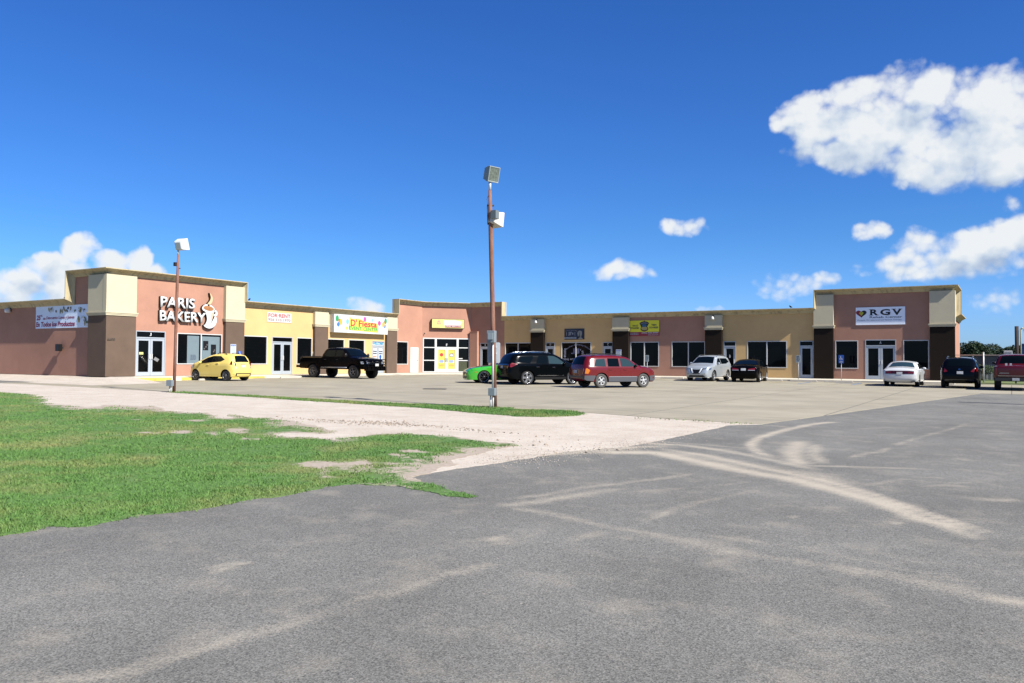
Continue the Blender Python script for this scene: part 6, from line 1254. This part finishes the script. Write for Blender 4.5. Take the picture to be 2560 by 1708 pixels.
# meter box, conduits, lower box facing the road
rot = Matrix.Rotation(math.atan2(-FH[0], FH[1]) , 4, 'Z')
def boxat(bm, off_r, off_f, z0, z1, w, d, ang=-.35, **k):
    M = Matrix.Translation(CR * off_r - CF * off_f) @ Matrix.Rotation(math.atan2(CR.y, CR.x) + ang, 4, 'Z'); return add_box(bm, -w / 2, w / 2, -d / 2, d / 2, z0 - B.z, z1 - B.z, M, **k)
bm = bmesh.new(); boxat(bm, -.115, .2, 1.62, 2.0, .26, .2); bmesh.ops.bevel(bm, geom=bm.edges[:], offset=.01, segments=1, affect='EDGES'); mb = from_bm('meter_box', bm, GREYP, r)
bm = bmesh.new(); boxat(bm, -.15, .305, 1.72, 1.93, .17, .05); from_bm('meter_cover', bm, mat('meter_grey', (.34, .40, .43), .4), mb)
bm = bmesh.new(); boxat(bm, -.08, .17, -.05, .19, .22, .18); bmesh.ops.bevel(bm, geom=bm.edges[:], offset=.008, segments=1, affect='EDGES'); from_bm('junction_box', bm, GREYP, r)
bm = bmesh.new(); P0 = -CF * .16 - CR * .07; add_tube(bm, [P0 + Vector((0, 0, .15 - B.z)), P0 + Vector((0, 0, 1.64 - B.z))], .03, 10)
for k in (-.13, -.05): add_tube(bm, [-CF * .16 + CR * k + Vector((0, 0, -.03)), -CF * .16 + CR * k + Vector((0, 0, -.03 - B.z))], .024, 8)
from_bm('conduit', bm, PVC, r)
# sign panel fixed behind the pole, facing the shops
r = empty('road_sign', tuple(B + CF * .12 + Vector((0, 0, 1.3 - B.z))), 0, 'back of a pale grey sign panel fixed behind the central pole', 'sign'); bm = bmesh.new()
M = Matrix.Rotation(math.atan2(CR.y, CR.x), 4, 'Z') @ Matrix.Translation((-.05, .02, .01)); rp = []
for cx_, cz_, a0 in ((.155, .28, 0), (-.155, .28, 90), (-.155, -.28, 180), (.155, -.28, 270)):
    rp += [(cx_ + .05 * math.cos(math.radians(a0 + t)), cz_ + .05 * math.sin(math.radians(a0 + t))) for t in (0, 22, 45, 68, 90)]
va = [bm.verts.new(M @ Vector((a, -.005, z))) for a, z in rp]; vb = [bm.verts.new(M @ Vector((a, .005, z))) for a, z in rp]; bm.faces.new(va); bm.faces.new(vb[::-1])
for k in range(len(rp)): bm.faces.new((va[k], va[(k + 1) % len(rp)], vb[(k + 1) % len(rp)], vb[k]))
from_bm('panel', bm, mat('sign_back', (.50, .55, .60), .5), r)
bm = bmesh.new(); add_box(bm, .0, .09, -.05, -.006, -.05, .0, M); add_box(bm, .0, .09, -.05, -.006, .16, .2, M); from_bm('bracket', bm, GALV, r)
r, T_, B = light_pole('shorter rusty pole with white floodlight in front of the bakery', (-30.12, 21.85), (-30.07, 21.90, 5.45), .062)
bm = bmesh.new(); add_tube(bm, [T_, T_ + Vector((0, 0, .2))], .04, 10); from_bm('pole_cap', bm, WHITE, r); bm = bmesh.new(); add_box(bm, -.06, .06, -.06, .06, -.08, .08, Matrix.Translation(T_ * .93 - CR * .1)); add_tube(bm, [T_ * .9, T_ * .9 + CR * .12], .02, 6); from_bm('bracket', bm, DARKM, r)
floodlight(r, T_ + CR * .16 + CF * .16 + Vector((0, 0, .46)), (.52, .50, .34), CR * .35 + CF * .85 + Vector((0, 0, .28)), FLW)
bm = bmesh.new(); M = Matrix.Translation(-CR * .12 - CF * .12); add_box(bm, -.13, .13, -.08, .08, .27, .52, M @ Matrix.Rotation(math.atan2(CR.y, CR.x) - .3, 4, 'Z')); from_bm('junction_box', bm, GREYP, r); bm = bmesh.new()
for k in (-.14, -.08): add_tube(bm, [CR * k - CF * .12 + Vector((0, 0, -.05)), CR * k - CF * .12 + Vector((0, 0, .28))], .022, 8)
from_bm('conduit', bm, PVC, r)
r = empty('utility_pole', (6.4, 34.45, lot_z(6.4, 34.45)), 0, 'stout wooden pole standing to the right of the asphalt', 'utility pole'); bm = bmesh.new(); add_tube(bm, [(0, 0, -.1), (0, 0, 7.4)], [.21, .17], 14); from_bm('pole', bm, mat('weathered_wood', (.2, .15, .11), .9, var=.3, vscale=8), r); bm = bmesh.new(); add_lathe(bm, [(0, 7.47), (.19, 7.44), (.19, 7.38)], 14); from_bm('pole_cap', bm, GALV, r)
# ---------------------------------------------------------------- small signs on posts
def post_sign(x, y, z0, z1, w, kind, label, lean=0.):
    r = empty('post_sign', (x, y, -.06), 0, label, 'sign'); bm = bmesh.new(); add_tube(bm, [(0, 0, 0), (lean, 0, (z1 + .06) * 1.0)], .022, 8); from_bm('post', bm, GALV, r)
    yy = -.035; F_ = Fac((x + lean, y + yy), (1, 0), (0, -1)); m = BLUEP if kind == 'blue' else mat('white_sign_face', (.55, .62, .63), .5)
    bm = bmesh.new(); fbox(bm, F_, -w / 2, w / 2, z0, z1, 0, .01); under(r, from_bm('panel', bm, m))
    r_ = Matrix.Translation(-r.location)
    if kind == 'blue':
        pts = [('c', -.02, z1 - .1, .025), ]
        K = lambda o: under(r, o)
        zc = (z0 + z1) / 2 + .06; s = w / .3
        K(shape(F_, ell(-.03 * s, zc + .11, .026 * s, .03, 10), .016, WHITE, 'symbol', None)); K(shape(F_, [(-.05 * s, zc + .07), (-.01 * s, zc + .07), (0, zc), (.06 * s, zc - .01), (.09 * s, zc - .09), (.06 * s, zc - .1), (.03 * s, zc - .03), (-.04 * s, zc - .02)], .016, WHITE, 'symbol', None))
        K(shape(F_, [(-.08 * s, zc - .0), (-.06 * s, zc + .02), (-.07 * s, zc - .07), (-.02 * s, zc - .1), (.03 * s, zc - .06), (.04 * s, zc - .08), (-.02 * s, zc - .13), (-.1 * s, zc - .07)], .0165, WHITE, 'symbol', None))
        K(print_lines(F_, -w * .3, w * .3, z0 + .03, z0 + .13, 2, .016, WHITE, None, .6))
    else: under(r, print_lines(F_, -w * .38, w * .38, z0 + .04, z1 - .05, 4, .016, mat('green_grey_print', (.06, .1, .12), .6), None, .5))
    return r
post_sign(-9.7, YR - 2.1, 1.07, 1.62, .33, 'blue', 'blue wheelchair parking sign on post left of door A'); post_sign(-12.47, YR - 2.1, 1.1, 1.58, .30, 'white', 'small white parking sign on post beside last yellow shop door'); post_sign(-23.52, YR - 2.1, 1.1, 1.58, .28, 'white', 'small white parking sign on post in front of brown pink shop')
r = post_sign(XL + W, 35.22, 1.12, 1.55, .3, 'blue', 'blue wheelchair parking sign behind the yellow hatchback'); r.rotation_euler = (0, 0, math.pi / 2)
# ---------------------------------------------------------------- fence, pole, plants and things beyond
def fence(x0, x1, y, z0, label):
    r = empty('chain_link_fence', (x0, y, z0), 0, label, 'fence'); H = 1.88; n = max(1, round((x1 - x0) / 3.0)); st = (x1 - x0) / n
    for k in range(n + 1):
        bm = bmesh.new(); add_tube(bm, [(k * st, 0, 0), (k * st, 0, H + (.1 if k % 3 == 1 else 0))], .04 if k % 3 == 1 else .028, 8); bmesh.ops.create_uvsphere(bm, u_segments=8, v_segments=6, radius=.05, matrix=Matrix.Translation((k * st, 0, H + (.12 if k % 3 == 1 else .01)))); from_bm('post', bm, GALV, r)
    bm = bmesh.new(); add_tube(bm, [(0, 0, H - .04), (x1 - x0, 0, H - .04)], .028, 6); from_bm('top_rail', bm, GALV, r)
    bm = bmesh.new(); s = .14; N_ = int((x1 - x0) / s); hz = H - .08
    for k in range(-int(hz / s), N_ + 1):
        for d in (1, -1):
            xa_ = k * s; pts = [(xa_, .0), (xa_ + hz, hz)] if d > 0 else [(xa_ + hz, .0), (xa_, hz)]
            (ax, az_), (bx, bz) = pts
            def clip(ax, az_, bx, bz):
                for lim in (0, x1 - x0):
                    pass
                return ax, az_, bx, bz
            t0 = max(0, min(1, (0 - ax) / (bx - ax))) if bx != ax else 0; t1 = max(0, min(1, (x1 - x0 - ax) / (bx - ax))); ta, tb = min(t0, t1), max(t0, t1)
            if tb - ta < .02: continue
            p = Vector((ax + (bx - ax) * ta, .0, az_ + (bz - az_) * ta)); q = Vector((ax + (bx - ax) * tb, .0, az_ + (bz - az_) * tb)); w = .0022
            bm.faces.new([bm.verts.new(v) for v in (p + Vector((0, 0, -w)), q + Vector((0, 0, -w)), q + Vector((0, 0, w)), p + Vector((0, 0, w)))])
    from_bm('wire_mesh', bm, GALV, r, recalc=False); return r
fence(-4.6, 22.4, 63.3, -.15, 'chain link fence running right from the end of the building')
def leafcloud(bm, blobs, n, size, seed=1, flat=1.):
    R_ = random.Random(seed); tot = sum(b[3] * b[4] for b in blobs)
    for (cx, cy, cz, rx, rz) in blobs:
        for k in range(int(n * rx * rz / tot)):
            while True:
                v = Vector((R_.gauss(0, 1), R_.gauss(0, 1), R_.gauss(0, 1)))
                if v.length > 1e-3: break
            v.normalize(); rad = R_.uniform(.5, 1.0) ** .6 * R_.choice((1, 1, 1, 1.14)); p = Vector((cx + v.x * rx * rad, cy + v.y * rx * rad, cz + v.z * rz * rad))
            s = size * R_.uniform(.6, 1.5); a = Vector((R_.gauss(0, 1), R_.gauss(0, 1), R_.gauss(0, .7))).normalized(); b = a.cross(Vector((R_.gauss(0, 1), R_.gauss(0, 1), R_.gauss(0, 1)))).normalized()
            bm.faces.new([bm.verts.new(p + q) for q in (-a * s, b * s * .5, a * s, -b * s * .5)])
LEAFD = mat('dark_leaf', (.022, .050, .012), .6, spec=.3, var=.5, vscale=.9); LEAFM = mat('mid_leaf', (.07, .14, .03), .6, spec=.3, var=.5, vscale=1.4); BARK = mat('bark', (.09, .065, .045), .9, var=.3, vscale=6)
def tree(x, y, h, w, seed, label, m=LEAFD, n=9500):
    R_ = random.Random(seed); z = -.17; r = empty('tree', (x, y, z), 0, label, 'tree', 'dark trees on the skyline beyond the fence'); bm = bmesh.new()
    add_tube(bm, [(0, 0, 0), (.1, .05, h * .25), (.0, .1, h * .5)], [.22, .16, .1], 8)
    for k in range(5):
        a = k * 1.3 + R_.random(); add_tube(bm, [(.05, .05, h * .28), (math.cos(a) * w * .25, math.sin(a) * w * .25, h * .5), (math.cos(a) * w * .38, math.sin(a) * w * .38, h * .72)], [.12, .08, .03], 6)
    from_bm('trunk', bm, BARK, r); bl = []
    for k in range(15):
        a = R_.random() * 6.28; d = R_.random() ** .5 * w * .42; bl.append((math.cos(a) * d, math.sin(a) * d, h * R_.uniform(.34, .80) - d * .12, w * R_.uniform(.13, .24), h * R_.uniform(.12, .21)))
    bm = bmesh.new(); leafcloud(bm, bl, n, .13, seed); from_bm('crown', bm, m, r, recalc=False)
tl = ['rounded dark tree just right of the building end', 'dark tree with ragged top behind the fence post', 'broad dark tree behind the utility pole', 'lower dark tree nearest the blue container', 'dark tree at the far right edge']
for k, (x, y, h, w) in enumerate(((-7.6, 136, 5.6, 6.2), (-4.6, 131, 5.2, 5.6), (-2.0, 139, 5.4, 6.6), (1.6, 134, 5.4, 6.2), (5.6, 138, 4.9, 7))):
    tree(x, y, h * .9, w, 20 + k, tl[k])
for k, (x, y, h, w, t) in enumerate(((-1.9, 71, 1.0, 1.6, 'left of the fence post'), (-.4, 71.3, 1.1, 1.7, 'right of the fence post'), (1.2, 71, 1.0, 1.6, 'hidden mostly by the red pickup'), (3.0, 71.4, 1.1, 1.8, 'right of the red pickup'), (-3.6, 72, 1.1, 1.5, 'at the building corner'))):
    r = empty('bush', (x, y, -.17), 0, 'green leafy bush behind the fence, ' + t, 'bush', 'bushes behind the fence'); bm = bmesh.new()
    for a in range(5): add_tube(bm, [(0, 0, 0), (math.cos(a * 1.25) * w * .25, math.sin(a * 1.25) * w * .25, h * .7)], [.03, .012], 5)
    from_bm('stem', bm, BARK, r); bm = bmesh.new(); leafcloud(bm, [(random.uniform(-w, w) * .35, random.uniform(-.3, .3), h * random.uniform(.65, 1.1), w * .26, h * .22) for _ in range(7)], 1500, .06, 60 + k); from_bm('foliage', bm, LEAFM, r, recalc=False)
bm = bmesh.new(); add_box(bm, -1.5, 12.5, 0, .05, 0, .85)
for k in range(47): add_box(bm, -1.5 + k * .3, -1.44 + k * .3, -.03, 0, 0, .88)
o = from_bm('low_white_fence', bm, mat('weathered_white', (.42, .44, .46), .8, var=.3, vscale=3)); o.location = (-3.5, 74.5, -.17); tag(o, 'low weathered white board fence behind the bushes', 'fence')
r = empty('storage_container', (2.5, 96, -.17), 0, 'bright blue storage container beyond the fence at the right edge', 'container'); bm = bmesh.new(); add_box(bm, -1.7, 6, 0, 2.4, .1, 3.3)
for k in range(38): add_box(bm, -1.65 + k * .2, -1.55 + k * .2, -.04, 0, .2, 3.2)
from_bm('body', bm, mat('container_blue', (.01, .12, .34), .5, var=.15, vscale=1), r); bm = bmesh.new(); add_box(bm, -1.75, 6.05, -.06, .02, 3.2, 3.35); add_box(bm, -1.75, 6.05, -.06, .02, .05, .2); from_bm('frame_rail', bm, mat('container_dark', (.01, .06, .2), .5), r)
o_ = [(-5.3, 88, 1.6, 2.6), ]
r = empty('shed', (-5.2, 100, -.17), 0, 'dark blue low shed beneath the trees behind the crossover', 'shed'); bm = bmesh.new(); add_box(bm, 0, 4.2, 0, 3, 0, 2.1); from_bm('body', bm, mat('shed_blue', (.012, .035, .075), .6, var=.2, vscale=1), r); bm = bmesh.new(); add_box(bm, -.15, 4.35, -.2, 3.2, 2.1, 2.2); from_bm('roof', bm, mat('shed_roof', (.02, .025, .03), .8), r)
r = empty('utility_pole', (.38, 72.6, -.17), 0, 'short dark utility pole with yellowish conduit beyond the fence', 'utility pole'); bm = bmesh.new(); add_tube(bm, [(0, 0, 0), (-.03, 0, 4.15)], .14, 10); from_bm('pole', bm, mat('creosote_wood', (.05, .035, .03), .9, var=.3, vscale=8), r)
bm = bmesh.new(); add_tube(bm, [(.24, -.05, 0), (.24, -.05, 3.9), (.30, -.05, 4.0), (.38, -.06, 3.98)], .06, 8); from_bm('conduit', bm, mat('yellow_pvc', (.62, .60, .36), .5), r); bm = bmesh.new(); add_tube(bm, [(.38, -.06, 3.95), (.5, -.06, 3.55), (.75, -.06, 3.5), (1.6, .2, 3.9), (4, 1, 4.6)], .015, 5); from_bm('cable', bm, BLACK, r)
r = empty('air_conditioner', (.02, 72.4, -.17), 0, 'white louvred air conditioner box mounted left of the utility pole', 'air conditioner'); bm = bmesh.new(); add_box(bm, -.52, .06, -.25, .25, 1.68, 2.3); bmesh.ops.bevel(bm, geom=bm.edges[:], offset=.03, segments=2, affect='EDGES'); from_bm('housing', bm, WHITE, r)
bm = bmesh.new()
for k in range(7): add_box(bm, -.42, .0, -.262, -.25, 1.80 + k * .06, 1.83 + k * .06)
from_bm('louvre', bm, mat('louvre_grey', (.38, .44, .50), .5), r); bm = bmesh.new(); add_box(bm, -.5, -.44, -.2, .2, 0, 1.7); add_box(bm, -.02, .04, -.2, .2, 0, 1.7); from_bm('stand', bm, GALV, r)
# green field behind the fence
bm_x = np.linspace(-2.9, 60, 30); bm_y = np.linspace(66.2, 130, 30)
GL = mat('lawn_beyond', (.16, .22, .05), .9, var=.3, vscale=1.2)
grid_sheet('ground_beyond_fence', bm_x, np.linspace(63.9, 130, 30), .0, GL)
